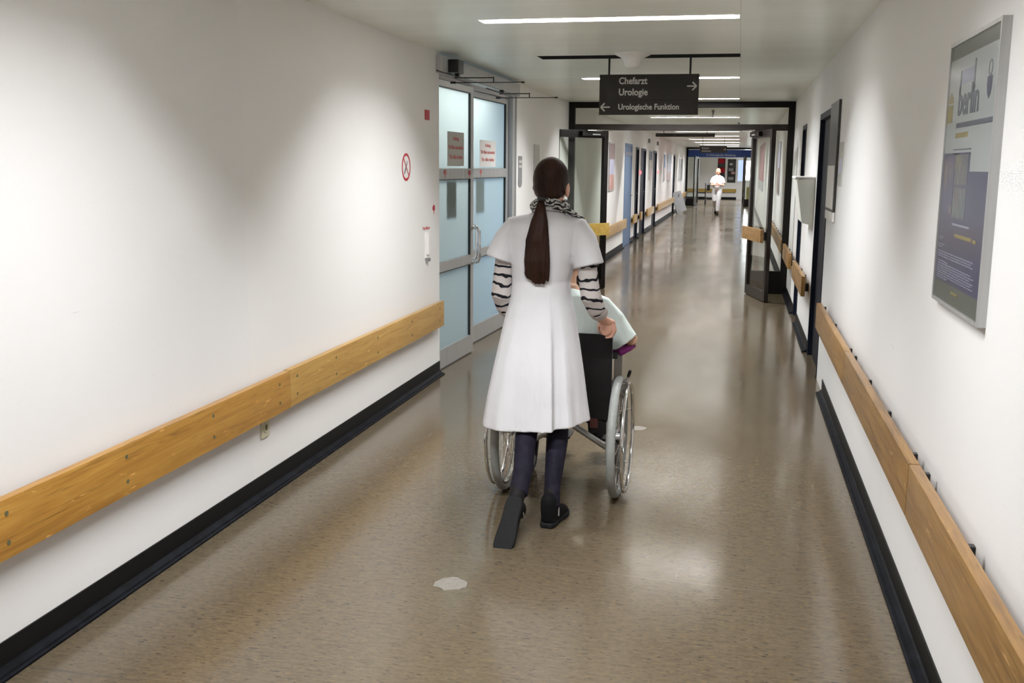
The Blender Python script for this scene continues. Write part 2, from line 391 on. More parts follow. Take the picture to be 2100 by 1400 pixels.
def plate(name, kind, o, w, h, t, mat, parent=None, bev=0):
    """flat plate, its lower left front corner region starting at o (on the wall), w wide, h high, t thick"""
    bm = bmesh.new(); box(bm, 0, w, 0, h, 0, t, bev=bev); bm.transform(frame(kind, o)); return obj(name, bm, mat, parent)
def disc(kind, o, r, t, n=28, inner=0):
    bm = bmesh.new()
    if inner:
        v = []
        for k in range(n):
            a = 2 * PI * k / n; c, s = math.cos(a), math.sin(a)
            v.append([bm.verts.new((rr_ * c, rr_ * s, z)) for rr_, z in ((inner, 0), (r, 0), (r, t), (inner, t))])
        for k in range(n):
            A, Z = v[k], v[(k + 1) % n]
            for i in range(4): bm.faces.new((A[i], Z[i], Z[(i + 1) % 4], A[(i + 1) % 4]))
    else: lathe(bm, (0, 0, 0), [(r, 0), (r, t)], n)
    bm.transform(frame(kind, o)); return bm
def prism(bm, pts, kind, o, t):
    a = [bm.verts.new((x, y, 0)) for x, y in pts]; b = [bm.verts.new((x, y, t)) for x, y in pts]; n = len(pts)
    bm.faces.new(a[::-1]); bm.faces.new(b)
    for i in range(n): bm.faces.new((a[i], a[(i + 1) % n], b[(i + 1) % n], b[i]))
    return bm

# ------------------------------------------------------------------ the shell
YB, YE = -5.0, 55.0
struct('floor', B(-4.6, 3.2, YB, YE + .2, -.06, 0), 'floor')
# ceiling with real openings for the strips and the two slots
holes = sorted([(y - .075, y + .075, -1.535, -.035, 'lamp') for y in LAMP_Y] + [(8.07, 8.33, -1.575, -.03, 'slot'), (24.9, 25.05, -1.9, -.5, 'slot')])
bm = bmesh.new(); y = YB
for (a, b, x0, x1, k) in holes:
    box(bm, -4.6, 3.2, y, a, ZC, ZC + .03); box(bm, -4.6, x0, a, b, ZC, ZC + .03); box(bm, x1, 3.2, a, b, ZC, ZC + .03); y = b
box(bm, -4.6, 3.2, y, YE + .2, ZC, ZC + .03)
struct('ceiling', bm, 'ceiling')
struct('ceiling_void', B(-4.6, 3.2, YB, YE + .2, ZC + .22, ZC + .26), 'slot')
# left wall: solid runs between openings (door 1 recess, far doors)
LD = [(7.70, 10.45, 2.47), (20.9, 22.35, 2.10), (23.15, 23.9, 2.06), (24.4, 25.75, 2.06), (27.9, 29.15, 2.06), (36.5, 37.6, 2.06)]
bm = bmesh.new(); y = YB
for a, b, h in LD:
    box(bm, XL - .12, XL, y, a, 0, ZC)
    if h < 2.4: box(bm, XL - .12, XL, a, b, h, ZC)
    y = b
box(bm, XL - .12, XL, y, 46.0, 0, ZC)
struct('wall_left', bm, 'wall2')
RD = [(8.27, 9.40, 2.09), (11.3, 11.95, 2.09)]
bm = bmesh.new(); y = YB
for a, b, h in RD:
    box(bm, XR, XR + .12, y, a, 0, ZC); box(bm, XR, XR + .12, a, b, h, ZC); y = b
box(bm, XR, XR + .12, y, 46.0, 0, ZC)
struct('wall_right', bm, 'wall')
struct('wall_back', B(-4.6, 3.2, YE, YE + .1, 0, ZC), 'wall')
struct('wall_front', B(XL - .1, XR + .1, YB - .1, YB, 0, ZC), 'wall')
bm = bmesh.new(); box(bm, -3.7, -3.6, 46.0, YE, 0, ZC); box(bm, -3.7, XL - .02, 45.9, 46.0, 0, ZC)
struct('wall_hall_left', bm, 'wall')
bm = bmesh.new(); box(bm, 1.9, 2.0, 46.0, YE, 0, ZC); box(bm, XR + .02, 2.0, 45.9, 46.0, 0, ZC)
struct('wall_hall_right', bm, 'wall')
area('strip_light', (-1.8, 48.3, ZC - .02), 1.4, .13, 100, spread=math.radians(150))
area('strip_light', (-.6, 51.5, ZC - .02), 1.4, .13, 100, spread=math.radians(150))
# skirting: tall rubber face plus the toe strip on the floor
def skirting(name, x, s, runs, hgt=.107, toe=.04):
    bm = bmesh.new(); b2 = bmesh.new()
    for a, b in runs:
        x1 = x + s * .006; box(bm, min(x, x1), max(x, x1), a, b, 0, hgt)
        pts = [(0, 0), (toe, 0), (toe, .008), (toe - .006, .013), (.02, .013), (.008, .026), (0, .03)]
        va = [b2.verts.new((x + s * (.006 + p), a, z)) for p, z in pts]; vb = [b2.verts.new((x + s * (.006 + p), b + .0, z)) for p, z in pts]
        b2.faces.new(va); b2.faces.new(vb[::-1])
        for i in range(len(pts)): b2.faces.new((va[i], va[(i + 1) % 7], vb[(i + 1) % 7], vb[i]))
    o = struct(name, bm, 'rubber'); obj('toe_strip', b2, 'rubber2', o); return o
skirting('baseboard_left', XL, 1, [(YB, 7.69), (10.5, 20.85), (22.4, 23.1), (23.95, 24.35), (25.8, 27.85), (29.2, 36.45), (37.65, 45.4)])
skirting('baseboard_right', XR, -1, [(YB, 7.72), (9.46, 11.25), (12.0, 45.4)])
bm = B(-3.6, -.1, YE - .012, YE, 0, .12); struct('baseboard_back', bm, 'rubber')

# ------------------------------------------------------------------ ceiling strips
def strip_lamp(y, label, group=None):
    e = empty('ceiling_strip_lamp', (-.785, y, ZC), label=label, cat='ceiling lamp', group=group)
    x0, x1, a, b = -1.535, -.035, y - .075, y + .075; z = ZC
    bm = bmesh.new(); box(bm, x0, x1, a, a + .002, z, z + .10); box(bm, x0, x1, b - .002, b, z, z + .10); box(bm, x0, x0 + .002, a, b, z, z + .10); box(bm, x1 - .002, x1, a, b, z, z + .10); box(bm, x0, x1, a, b, z + .10, z + .102)
    obj('housing', bm, 'reflector', e)
    bm = bmesh.new(); box(bm, x0 + .02, x1 - .02, a + .045, b - .045, z + .060, z + .080); obj('lit_tube', bm, 'lampw', e)
    bm = bmesh.new()
    for k in range(24):
        xx = x0 + .03 + k * (x1 - x0 - .06) / 23; box(bm, xx - .0015, xx + .0015, a + .003, b - .003, z + .020, z + .044)
    obj('louver', bm, 'louver', e)
    return e
LL = {2.8: 'recessed strip lamp overhead, nearest to the viewer', 6.13: 'bright recessed ceiling strip lamp in front of the dark air slot', 10.2: 'recessed strip lamp glowing behind the black hanging direction sign',
      13.3: 'recessed strip lamp right in front of the dark bronze door frame', 18.2: 'first recessed strip lamp seen through the transom glass', 21.3: 'second strip lamp seen through the transom, just above the bar'}
for y in LAMP_Y:
    if y in LL: strip_lamp(y, LL[y], 'ceiling strip lamps')
    elif y > 22: strip_lamp(y, 'far ceiling strip lamp, %s beyond the thin black hanging sign' % {25.4: 'first', 29.0: 'second', 32.4: 'third', 36.3: 'fourth', 40.2: 'fifth', 43.5: 'sixth'}[y], 'far ceiling strip lamps')
    else: strip_lamp(y, 'recessed strip lamp in the ceiling behind the viewer', 'ceiling strip lamps')
def slot(a, b, x0, x1, label):
    bm = bmesh.new(); z = ZC; box(bm, x0, x0 + .003, a, b, z, z + .12); box(bm, x1 - .003, x1, a, b, z, z + .12); box(bm, x0, x1, a, a + .003, z, z + .12); box(bm, x0, x1, b - .003, b, z, z + .12); box(bm, x0, x1, a, b, z + .12, z + .123)
    e = obj('ceiling_air_slot', bm, 'slot'); tag(e, label, 'air vent')
    b2 = bmesh.new()
    for k in range(1, 3): yy = a + (b - a) * k / 3; box(b2, x0, x1, yy - .004, yy + .004, z + .03, z + .09)
    obj('blade', b2, 'slot', e)
slot(8.07, 8.33, -1.575, -.03, 'long dark air slot in the ceiling behind the white dome')
slot(24.9, 25.05, -1.9, -.5, 'dark air slot in the ceiling beyond the open double door')
bm = lathe(bmesh.new(), (-.82, 7.98, ZC), [(.137, 0), (.134, -.008), (.118, -.016), (.092, -.028), (.072, -.048), (.062, -.075), (.054, -.098), (.034, -.108), (.01, -.111)])
dm = tag(obj('ceiling_dome', bm, 'white', smooth=35), 'white funnel-shaped detector dome on the ceiling above the hanging sign', 'detector')
obj('base_ring', torus(bmesh.new(), (-.82, 7.98, ZC - .002), .135, .003, 'z'), 'white', dm, smooth=True)
for (x, y) in ((-.42, 15.9), (-.05, 20.2)):
    bm = lathe(bmesh.new(), (x, y, ZC), [(.02, 0), (.02, -.03), (.012, -.035), (.012, -.10), (.005, -.105)], 12)
    tag(obj('sprinkler_head', bm, 'greypl', smooth=30), 'small dark sprinkler head %s' % ('seen through the transom glass' if y < 17 else 'just past the transom bar'), 'sprinkler')

# ------------------------------------------------------------------ hanging signs
def arrow(name, cx, y, cz, s, d, mat, parent):
    bm = bmesh.new()
    def bar(p, q, t):
        p = Vector(p); q = Vector(q); dd = (q - p).normalized(); nn = Vector((-dd.y, dd.x)) * t / 2
        prism(bm, [tuple(p - nn), tuple(q - nn), tuple(q + nn), tuple(p + nn)], 'cam', None, .0012)
    bar((-s, 0), (s * .9, 0), s * .28); bar((s, -.0), (s * .15, s * .85), s * .30); bar((s, 0), (s * .15, -s * .85), s * .30)
    if d < 0: bm.transform(Matrix.Diagonal((-1, 1, 1, 1)))
    bm.transform(frame('cam', (cx, y, cz))); return obj(name, bm, mat, parent)
SY = 8.28
e = empty('hanging_direction_sign', (-.72, SY, 2.036), label='charcoal hanging sign reading Chefarzt Urologie and Urologische Funktion', cat='sign')
obj('upper_panel', B(-1.107, -.335, SY, SY + .03, 2.1488, 2.345, bev=.002), 'signbk', e)
obj('lower_panel', B(-1.107, -.335, SY, SY + .03, 2.036, 2.1472, bev=.002), 'signbk', e)
for x in (-1.035, -.405):
    bm = bmesh.new(); tube(bm, [(x, SY + .015, 2.34), (x, SY + .015, ZC)], [.008], n=10, rnd=False); obj('rod', bm, 'black', e)
text('lettering', 'Chefarzt', 'cam', (-.955, SY - .001, 2.272), .052, 'letter', e, .222, bold=.0018)
text('lettering', 'Urologie', 'cam', (-.955, SY - .001, 2.186), .052, 'letter', e, .226, bold=.0018)
text('lettering', 'Urologische Funktion', 'cam', (-.957, SY - .001, 2.077), .044, 'letter', e, .474, bold=.0015)
arrow('arrow', -.389, SY - .0, 2.253, .036, 1, 'letter', e); arrow('arrow', -1.057, SY - .0, 2.095, .036, -1, 'letter', e)
FY = 30.5
e = empty('hanging_direction_sign', (-.75, FY, 2.04), label='small charcoal hanging sign in front of the far blue sign', cat='sign')
obj('panel', B(-1.14, -.375, FY, FY + .03, 2.045, 2.24, bev=.002), 'signbk', e)
for x in (-1.06, -.45): bm = bmesh.new(); tube(bm, [(x, FY + .015, 2.23), (x, FY + .015, ZC)], [.008], n=8, rnd=False); obj('rod', bm, 'black', e)
text('lettering', 'Station', 'cam', (-1.08, FY - .001, 2.155), .05, 'letter', e, .2); text('lettering', 'Ambulanz', 'cam', (-1.08, FY - .001, 2.075), .05, 'letter', e, .26)
arrow('arrow', -.44, FY, 2.14, .036, 1, 'letter', e)
e = empty('hanging_beam_sign', (-1.08, 21, 2.225), label='long thin black sign panel hanging just beyond the transom bar', cat='sign')
obj('panel', B(-1.66, -.50, 21, 21.04, 2.225, 2.295, bev=.002), 'signbk', e)
for x in (-1.5, -.66): bm = bmesh.new(); tube(bm, [(x, 21.02, 2.29), (x, 21.02, ZC)], [.007], n=8, rnd=False); obj('rod', bm, 'black', e)

# ------------------------------------------------------------------ handrail boards
def rail(side, a, b, z0, z1, mat, label, group, screws=(), brk=(), th=.036, off=.045):
    s = 1 if side == 'left' else -1; xw = XL if side == 'left' else XR
    xi = xw + s * off; xo = xi + s * th
    y0, y1 = a + .004, b - .004
    e = empty('handrail_board', (xi, (a + b) / 2, z0), label=label, cat='handrail', group=group)
    bm = B(min(xi, xo), max(xi, xo), y0, y1, z0, z1, bev=.005); obj('board', bm, mat, e, smooth=30)
    for yy in (brk or [a + .25 + i * (b - a - .5) / max(1, round((b - a) / .8)) for i in range(max(1, round((b - a) / .8)) + 1)]):
        bm = bmesh.new(); box(bm, min(xw, xi), max(xw, xi), yy - .014, yy + .014, z0 + .02, z1 - .085)
        zt = z1 - .035
        box(bm, min(xi, xi - s * .020), max(xi, xi - s * .020), yy - .014, yy + .014, zt - .02, zt + (.027 if side == 'right' else 0), bev=.003)
        obj('bracket', bm, 'black', e)
    for yy in screws:
        for zz in (z0 + (z1 - z0) * .27, z0 + (z1 - z0) * .76):
            bm = disc('left' if s > 0 else 'right', (xo - s * .001, yy, zz), .0085, .0022, 14); obj('screw', bm, 'plug', e)
    return e
LZ = (.407, .600)
rail('left', 1.2, 4.755, *LZ, 'oak', 'orange oak handrail board on the left wall, nearest length, worn', 'handrails', (1.5, 2.0, 2.657, 3.307, 3.962, 4.629), off=.038)
rail('left', 4.763, 7.60, *LZ, 'oak2', 'pale oak handrail board on the left wall ending at the glass door', 'handrails', (4.851, 5.386, 6.081, 6.786, 7.478), off=.032)
RZ = (.500, .680)
rail('right', 1.0, 3.47, *RZ, 'oak3', 'worn oak handrail board on the right wall below the poster, nearest length', 'handrails', brk=(1.6, 2.745, 3.401))
rail('right', 3.47, 5.615, *RZ, 'oak3', 'oak handrail board on the right wall, second length from the viewer', 'handrails', brk=(3.642, 4.273, 4.907, 5.53))
rail('right', 5.615, 7.66, *RZ, 'oak3', 'oak handrail board on the right wall ending at the navy door', 'handrails', brk=(5.764, 6.685, 7.5))
rail('right', 9.5, 11.2, *RZ, 'oak3', 'short oak handrail board between the two navy doors on the right', 'handrails')
rail('right', 12.05, 13.65, *RZ, 'oak3', 'short oak handrail board between the far navy door and the bronze frame', 'handrails')
rail('left', 10.9, 13.7, *LZ, 'oak2', 'oak handrail board on the left wall hidden past the glass door', 'handrails')
LF = (.42, .60)
for a, b, t in [(14.3, 20.85, 'long oak handrail board beyond the bronze frame, before the blue door'), (22.4, 23.1, 'short oak handrail piece just past the blue door'), (23.95, 24.35, 'tiny oak handrail piece between two dark doorways'),
                (25.8, 27.85, 'oak handrail board on the far left between dark doorways, below a poster'), (29.2, 36.45, 'long oak handrail board on the far left wall before the grey leaning board'), (37.65, 45.2, 'last oak handrail board on the left before the blue sign')]:
    rail('left', a, b, *LF, 'oak2', t, 'far handrails')
rail('right', 14.3, 22.0, *RZ, 'oak3', 'oak handrail board beyond the bronze frame on the right wall', 'far handrails')
bm = B(-3.2, -.12, YE - .08, YE - .045, .36, .54, bev=.005); e = tag(obj('handrail_board', bm, 'oakx'), 'pale handrail board across the far end wall', 'handrail', 'far handrails')
obj('bracket', B(-2.5, -2.44, YE - .045, YE, .4, .5), 'black', e); obj('bracket', B(-.9, -.84, YE - .045, YE, .4, .5), 'black', e)

# ------------------------------------------------------------------ door 1: aluminium double door with frosted glass, left
d1 = empty('door_1', (XL - .05, 9.0, 0), kind='structure')
def rot_z(bm, piv, ang): bm.transform(Matrix.Translation(Vector(piv)) @ Matrix.Rotation(ang, 4, 'Z') @ Matrix.Translation(-Vector(piv))); return bm
def leaf(y0, y1, ang, piv, glass_side, handle_y, label_extra):
    X0, X1 = -2.335, -2.29; zz = [(.01, .165), (.79, .87), (1.52, 1.605), (2.235, 2.285)]
    bm = bmesh.new()
    for a, b in ((y0, y0 + .085), (y1 - .085, y1)): box(bm, X0, X1, a, b, .01, 2.285, bev=.003)
    for a, b in zz: box(bm, X0, X1, y0 + .085, y1 - .085, a, b, bev=.002)
    lf = obj('door_leaf', rot_z(bm, piv, ang), 'alu', d1)
    for (a, b) in ((.165, .79), (.87, 1.52), (1.605, 2.235)):
        g = B(X0 + .018, X0 + .026, y0 + .08, y1 - .08, a - .005, b + .005); obj('frosted_pane', rot_z(g, piv, ang), 'frost', lf)
        bm = bmesh.new(); 
        box(bm, X0 + .026, X1 + .001, y1 - .093, y1 - .084, a, b); box(bm, X0 + .026, X1 + .001, y0 + .084, y0 + .089, a, b); box(bm, X0 + .026, X1 + .001, y0 + .085, y1 - .085, b - .006, b + .001)
        obj('gasket', rot_z(bm, piv, ang), 'gasket', lf)
    h = bmesh.new(); xh = X1 + .055; zt, zb = 1.10, .80
    tube(h, [(X1 - .005, handle_y, zt), (X1 + .03, handle_y, zt), (xh, handle_y, zt - .006), (xh + .012, handle_y, zt - .03), (xh + .012, handle_y, zb + .03), (xh, handle_y, zb + .006), (X1 + .03, handle_y, zb), (X1 - .005, handle_y, zb)], [.013], side=(0, 1, 0), n=12)
    for z in (zt, zb): lathe(h, (X1, handle_y, z), [(.022, -.001), (.022, .006)], 16, 'x')
    obj('pull_handle', rot_z(h, piv, ang), 'chrome', lf, smooth=True)
    return lf
l1 = leaf(7.62, 8.72, -.045, (-2.335, 7.66, 0), 0, 8.68, '')
l2 = leaf(8.90, 10.30, -.045, (-2.335, 10.30, 0), 0, 8.99, '')
bm = bmesh.new(); box(bm, -2.37, XL + .006, 10.32, 10.44, 0, 2.36, bev=.003); box(bm, -2.37, XL + .016, 10.44, 10.47, 0, 2.36); box(bm, -2.37, -2.29, 7.60, 7.655, 0, 2.36)
obj('door_frame', bm, 'alu', d1)
bm = bmesh.new(); v = [(-2.37, 2.29), (-2.285, 2.29), (-2.275, 2.315), (-2.20, 2.325), (-2.20, 2.44), (-2.37, 2.44)]
a = [bm.verts.new((x, 7.62, z)) for x, z in v]; b = [bm.verts.new((x, 10.43, z)) for x, z in v]; bm.faces.new(a); bm.faces.new(b[::-1])
for i in range(6): bm.faces.new((a[i], a[(i + 1) % 6], b[(i + 1) % 6], b[i]))
opb = obj('door_operator_housing', bm, 'aludark', d1)
bm = bmesh.new(); box(bm, -2.203, -2.199, 7.72, 10.43, 2.322, 2.325); obj('housing_seam', bm, 'gasket', opb)
bm = B(-2.199, -2.115, 7.76, 7.92, 2.325, 2.425, bev=.012); obj('motion_sensor', bm, 'black', opb, smooth=30)
# linkage arms reaching out over the leaves
for (Yr, zu, xa, xb, xc) in ((7.88, 2.296, -2.16, -1.87, -1.64), (9.42, 2.280, -2.16, -1.90, -1.65)):
    bm = bmesh.new()
    tube(bm, [(xa, Yr, zu), (xb, Yr, zu)], [.0045], side=(0, 0, 1), n=8); tube(bm, [(xb, Yr, zu + .004), (xb, Yr, zu - .035)], [.005], n=8)
    tube(bm, [(xa - .03, Yr, zu - .036), (xc, Yr, zu - .036)], [.0035], side=(0, 0, 1), n=8)
    tube(bm, [(-2.20, Yr - .42, zu + .02), (-2.12, Yr - .10, zu - .005), (xa + .02, Yr, zu)], [.005], side=(0, 0, 1), n=8)
    ar = obj('opener_arm', bm, 'black', d1, smooth=True)
    bm = bmesh.new(); box(bm, xa - .015, xa + .02, Yr - .02, Yr + .02, zu - .005, zu + .035, bev=.003); box(bm, xc - .012, xc + .012, Yr - .008, Yr + .008, zu - .042, zu - .030); box(bm, xa - .05, xa - .01, Yr - .015, Yr + .015, zu - .045, zu - .028); obj('arm_joint', bm, 'black', ar)
# room behind the frosted glass
bm = bmesh.new(); box(bm, -4.4, -4.3, 7.2, 10.9, 0, ZC); box(bm, -4.3, XL - .12, 7.2, 7.3, 0, ZC); box(bm, -4.3, XL - .12, 10.8, 10.9, 0, ZC); struct('wall_side_room', bm, 'wall')
area('side_room_light', (-2.75, 8.7, ZC - .03), .3, 2.0, 50, (.95, 1.0, .99))
area('side_room_daylight', (-4.2, 10.3, 1.0), .8, 1.2, 30, (.35, .60, 1.0), rot=(0, -PI / 2, 0))
# notices on and behind the glass
def notice(y0, y1, z0, z1, piv_y, mat, label, inkm):
    t = .001; ang = -.045; piv = (-2.335, piv_y, 0)
    e = empty('paper_notice', (-2.305, (y0 + y1) / 2, z0), label=label, cat='notice', group='notices on the glass door')
    bm = B(-2.308, -2.307, y0, y1, z0, z1); obj('sheet', rot_z(bm, piv, ang), mat, e)
    for s, wd, zz in (('Achtung', .36, .76), ('Tür öffnet automatisch', .88, .50), ('Tür offen halten', .80, .22)):
        W = (y1 - y0) * wd; o = text('lettering', s, 'left', (-2.3068, (y0 + y1) / 2 - W / 2, z0 + (z1 - z0) * zz), .03, inkm, None, W, bold=.0015)
        bm = bmesh.new(); bm.from_mesh(o.data); bm.transform(Matrix.Translation(o.location)); bpy.data.objects.remove(o)
        rot_z(bm, piv, ang); obj('lettering', bm, inkm, e, raw=True)
notice(8.06, 8.50, 1.625, 1.90, 7.66, 'paperg', 'grey paper notice with red writing on the near glass leaf', 'redpale')
notice(9.36, 9.90, 1.620, 1.865, 10.30, 'paperw', 'white paper notice with red writing on the far glass leaf', 'redpale')
for (yy, z, pv, mt, lab) in ((7.95, 1.565, 7.66, 'redpale', 'left red sticker on the near door leaf crossbar'), (8.60, 1.56, 7.66, 'red', 'dark red sticker near the free edge of the near door leaf'), (9.34, 1.565, 10.3, 'redpale', 'red sticker on the crossbar of the far door leaf')):
    bm = disc('left', (-2.289, yy, z), .035, .001, 14); bm.transform(Matrix.Diagonal((1, 1, 1, 1)))
    pp = bmesh.new(); prism(pp, [(.0, -.042), (.012, -.01), (.035, .0), (.025, .03), (-.01, .036), (-.035, .015), (-.03, -.005), (-.008, -.004)], 'left', None, .001); bm.free()
    pp.transform(frame('left', (-2.289, yy, z))); o = obj('door_sticker', rot_z(pp, (-2.335, pv, 0), -.045), mt); tag(o, lab, 'sticker', 'red stickers')
for (a, b, z0, z1, pv, mt, lab) in ((8.05, 8.30, 1.21, 1.50, 7.66, 'paperg', 'sheet hung on the back of the near frosted pane'), (9.25, 9.52, 1.20, 1.50, 10.3, 'paperw', 'sheet hung on the back of the far frosted pane')):
    o = obj('backing_sheet', rot_z(B(-2.324, -2.322, a, b, z0, z1), (-2.335, pv, 0), -.045), mt); tag(o, lab, 'notice')

# ------------------------------------------------------------------ small things on the left wall
e = empty('no_smoking_sign', (XL, 6.885, 1.52), label='round red and white prohibition sign on the left wall', cat='sign')
c = (XL + .0, 6.885, 1.617)
obj('disc', disc('left', c, .095, .0015, 40), 'paperw', e); obj('red_ring', disc('left', (XL + .0015, c[1], c[2]), .095, .001, 40, inner=.077), 'red', e)
bm = bmesh.new(); prism(bm, [(-.058, .052), (-.050, .060), (.058, -.052), (.050, -.060)], 'left', None, .0008); bm.transform(frame('left', (XL + .002, c[1], c[2]))); obj('slash', bm, 'red', e)
bm = bmesh.new(); prism(bm, [(-.05, -.045), (-.035, -.05), (.01, -.005), (.03, .04), (.022, .045), (.0, .015), (-.02, -.005)], 'left', None, .0006); bm.transform(frame('left', (XL + .0015, c[1], c[2]))); obj('pictogram', bm, 'ink', e)
e = tag(plate('alarm_plate', 'left', (XL, 7.33, 1.957), .10, .072, .008, 'red', bev=.002), 'small dark red plate high on the left wall', 'alarm plate')
e = empty('arrow_sticker', (XL, 7.55, 1.27), label='small red arrow sticker on the left wall above the switch', cat='sticker', group='red stickers')
pp = bmesh.new(); prism(pp, [(.0, -.042), (.012, -.01), (.035, .0), (.025, .03), (-.01, .036), (-.035, .015), (-.03, -.005), (-.008, -.004)], 'left', None, .001); pp.transform(frame('left', (XL, 7.55, 1.30))); obj('arrow', pp, 'red', e)
e = empty('door_opener_switch', (XL, 7.36, .93), label='tall white door opener switch beside the glass door', cat='switch')
obj('plate', B(XL, XL + .012, 7.31, 7.39, .95, 1.14, bev=.005), 'white', e); bm = B(XL + .012, XL + .026, 7.325, 7.375, .975, 1.12, bev=.006); obj('rocker', bm, 'white', e); obj('lower_tab', B(XL, XL + .03, 7.33, 7.37, .925, .95, bev=.004), 'greypl', e)
tag(text('switch_caption', 'Türöffner', 'left', (XL + .0005, 7.26, 1.160), .022, 'redpale', None, .19, bold=.001), 'red caption lettering above the white door opener switch', 'lettering')
e = empty('wall_socket', (XL, 4.59, .285), label='small cream wall socket under the first handrail board', cat='socket')
obj('cover', B(XL, XL + .010, 4.55, 4.635, .29, .385, bev=.004), 'cream', e); bm = disc('left', (XL + .010, 4.592, .34), .024, .004, 20, inner=.017); obj('socket_ring', bm, 'cream', e); obj('socket_well', disc('left', (XL + .010, 4.592, .34), .016, .001), 'plug', e)
e = empty('door_name_plate', (XL, 10.71, 1.41), label='tall grey name plate with rounded foot right of the glass door', cat='sign')
bm = bmesh.new(); pts = [(-.09, .16), (-.09, -.12)] + [(-.09 * math.cos(t), -.12 - .045 * math.sin(t)) for t in (.4, .8, 1.2, 1.57, 1.95, 2.35, 2.75)] + [(.09, -.12), (.09, .16)]
prism(bm, pts, 'left', None, .006); bm.transform(frame('left', (XL, 10.71, 1.572))); obj('plate', bm, 'greypl', e)
for z in (1.625, 1.675): obj('inscription', B(XL + .006, XL + .007, 10.635, 10.785, z - .013, z + .013), 'letter', e)
e = tag(obj('wall_notice_holder', B(XL, XL + .012, 11.45, 11.75, 1.45, 1.87, bev=.003), 'alu'), 'narrow grey notice holder on the left wall behind the nurse', 'notice'); obj('notice_sheet', B(XL + .012, XL + .013, 11.47, 11.73, 1.47, 1.85), 'paperg', e)

# ------------------------------------------------------------------ poster on the right wall
PX = XR - .025; y0, y1, z0, z1 = 2.945, 3.615, 1.215, 2.027
e = empty('framed_poster', (XR, (y0 + y1) / 2, z0), label='large framed poster reading berlin in an aluminium frame on the right wall', cat='poster')
bm = bmesh.new(); fw = .012
for q in ((y0, y0 + fw, z0, z1), (y1 - fw, y1, z0, z1), (y0 + fw, y1 - fw, z0, z0 + fw), (y0 + fw, y1 - fw, z1 - fw, z1)): box(bm, PX, XR, *q)
obj('frame', bm, 'alu', e); XB = PX + .006
def pr(name, u0, u1, v0, v1, mat, k=1):    # u from the reader's left, v from the bottom, metres
    W = y1 - y0; return obj(name, B(XB - k * .0006, XB, y1 - u1, y1 - u0, z0 + v0, z0 + v1), mat, e)
W_, H_ = y1 - y0, z1 - z0
pr('backing_sheet', fw, W_ - fw, fw, H_ - fw, 'poster grey')
pr('white_field', fw, W_ - fw, .415, H_ - .055, 'poster white', 2); pr('blue_field', fw, W_ - fw, .07, .415, 'poster blue', 2); pr('blue_field', fw, .40, .415, .47, 'poster blue', 3)
text('title', 'berlin', 'right', (XB - .002, y1 - .165, z0 + .585), .088, 'ink', e, .28, bold=.003, depth=.0004)
pr('title_box', .20, .355, .675, .715, 'lightink', 3); pr('title_stem', .175, .19, .64, .715, 'ink', 4); pr('title_stem', .365, .38, .64, .735, 'ink', 4)
bm = bmesh.new(); box(bm, XB - .002, XB, y1 - .09, y1 - fw, z0 + .565, z0 + .62); prism2 = [(fw, .64), (.05, .66), (.09, .64), (.09, .625), (fw, .625)]
pb = bmesh.new(); prism(pb, prism2, 'right', None, .002); pb.transform(frame('right', (XB, y1, z0))); obj('gate_picture', pb, 'yellow', e); obj('gate_picture', bm, 'yellow', e)
pr('rule_line', .16, W_ - fw, .545, .560, 'ink', 3); pr('rule_line', .16, .34, .515, .53, 'yellow', 3)
for i, (a, b) in enumerate(((.15, .40), (.15, .24), (.155, .21))): pr('text_line', a, b, .478 - i * .013 + .0, .482 - i * .013, 'ink', 3)
pb = bmesh.new(); prism(pb, [(-.028, .015), (.028, .015), (.028, -.012), (.02, -.032), (0, -.045), (-.02, -.032), (-.028, -.012)], 'right', None, .002); pb.transform(frame('right', (XB, y1 - .565, z0 + .655))); obj('crest', pb, 'poster blue', e)
obj('crest_ring', disc('right', (XB, y1 - .565, z0 + .692), .022, .002, 24, inner=.017), 'ink', e)
pr('picture', .03, .19, .285, .46, 'pic1', 4); pr('picture', .20, .38, .375, .465, 'pic2', 4); pr('picture', .20, .38, .275, .365, 'pic3', 4)
pr('text_line', .22, .46, .252, .258, 'lightink', 4); pr('heading_line', .27, .50, .218, .228, 'yellow', 4); pr('heading_line', .52, .56, .216, .226, 'yellow', 4)
bm = bmesh.new()
for k in range(18):
    v = .205 - k * .0075; u = .035
    if k in (2, 5, 9): continue
    end = {0: .10, 1: .07, 3: .13, 4: .09, 10: .2, 17: .2}.get(k, R.uniform(.52, .58))
    while u < end:
        w_ = R.uniform(.02, .06); box(bm, XB - .0024, XB, y1 - min(u + w_, end), y1 - u, z0 + v, z0 + v + .0028); u += w_ + .006
obj('small_print', bm, 'lightink', e); pr('web_line', .28, .37, .046, .053, 'yellow', 4)
obj('glazing', B(PX + .0005, PX + .0015, y0 + fw, y1 - fw, z0 + fw, z1 - fw), 'glaze', e)

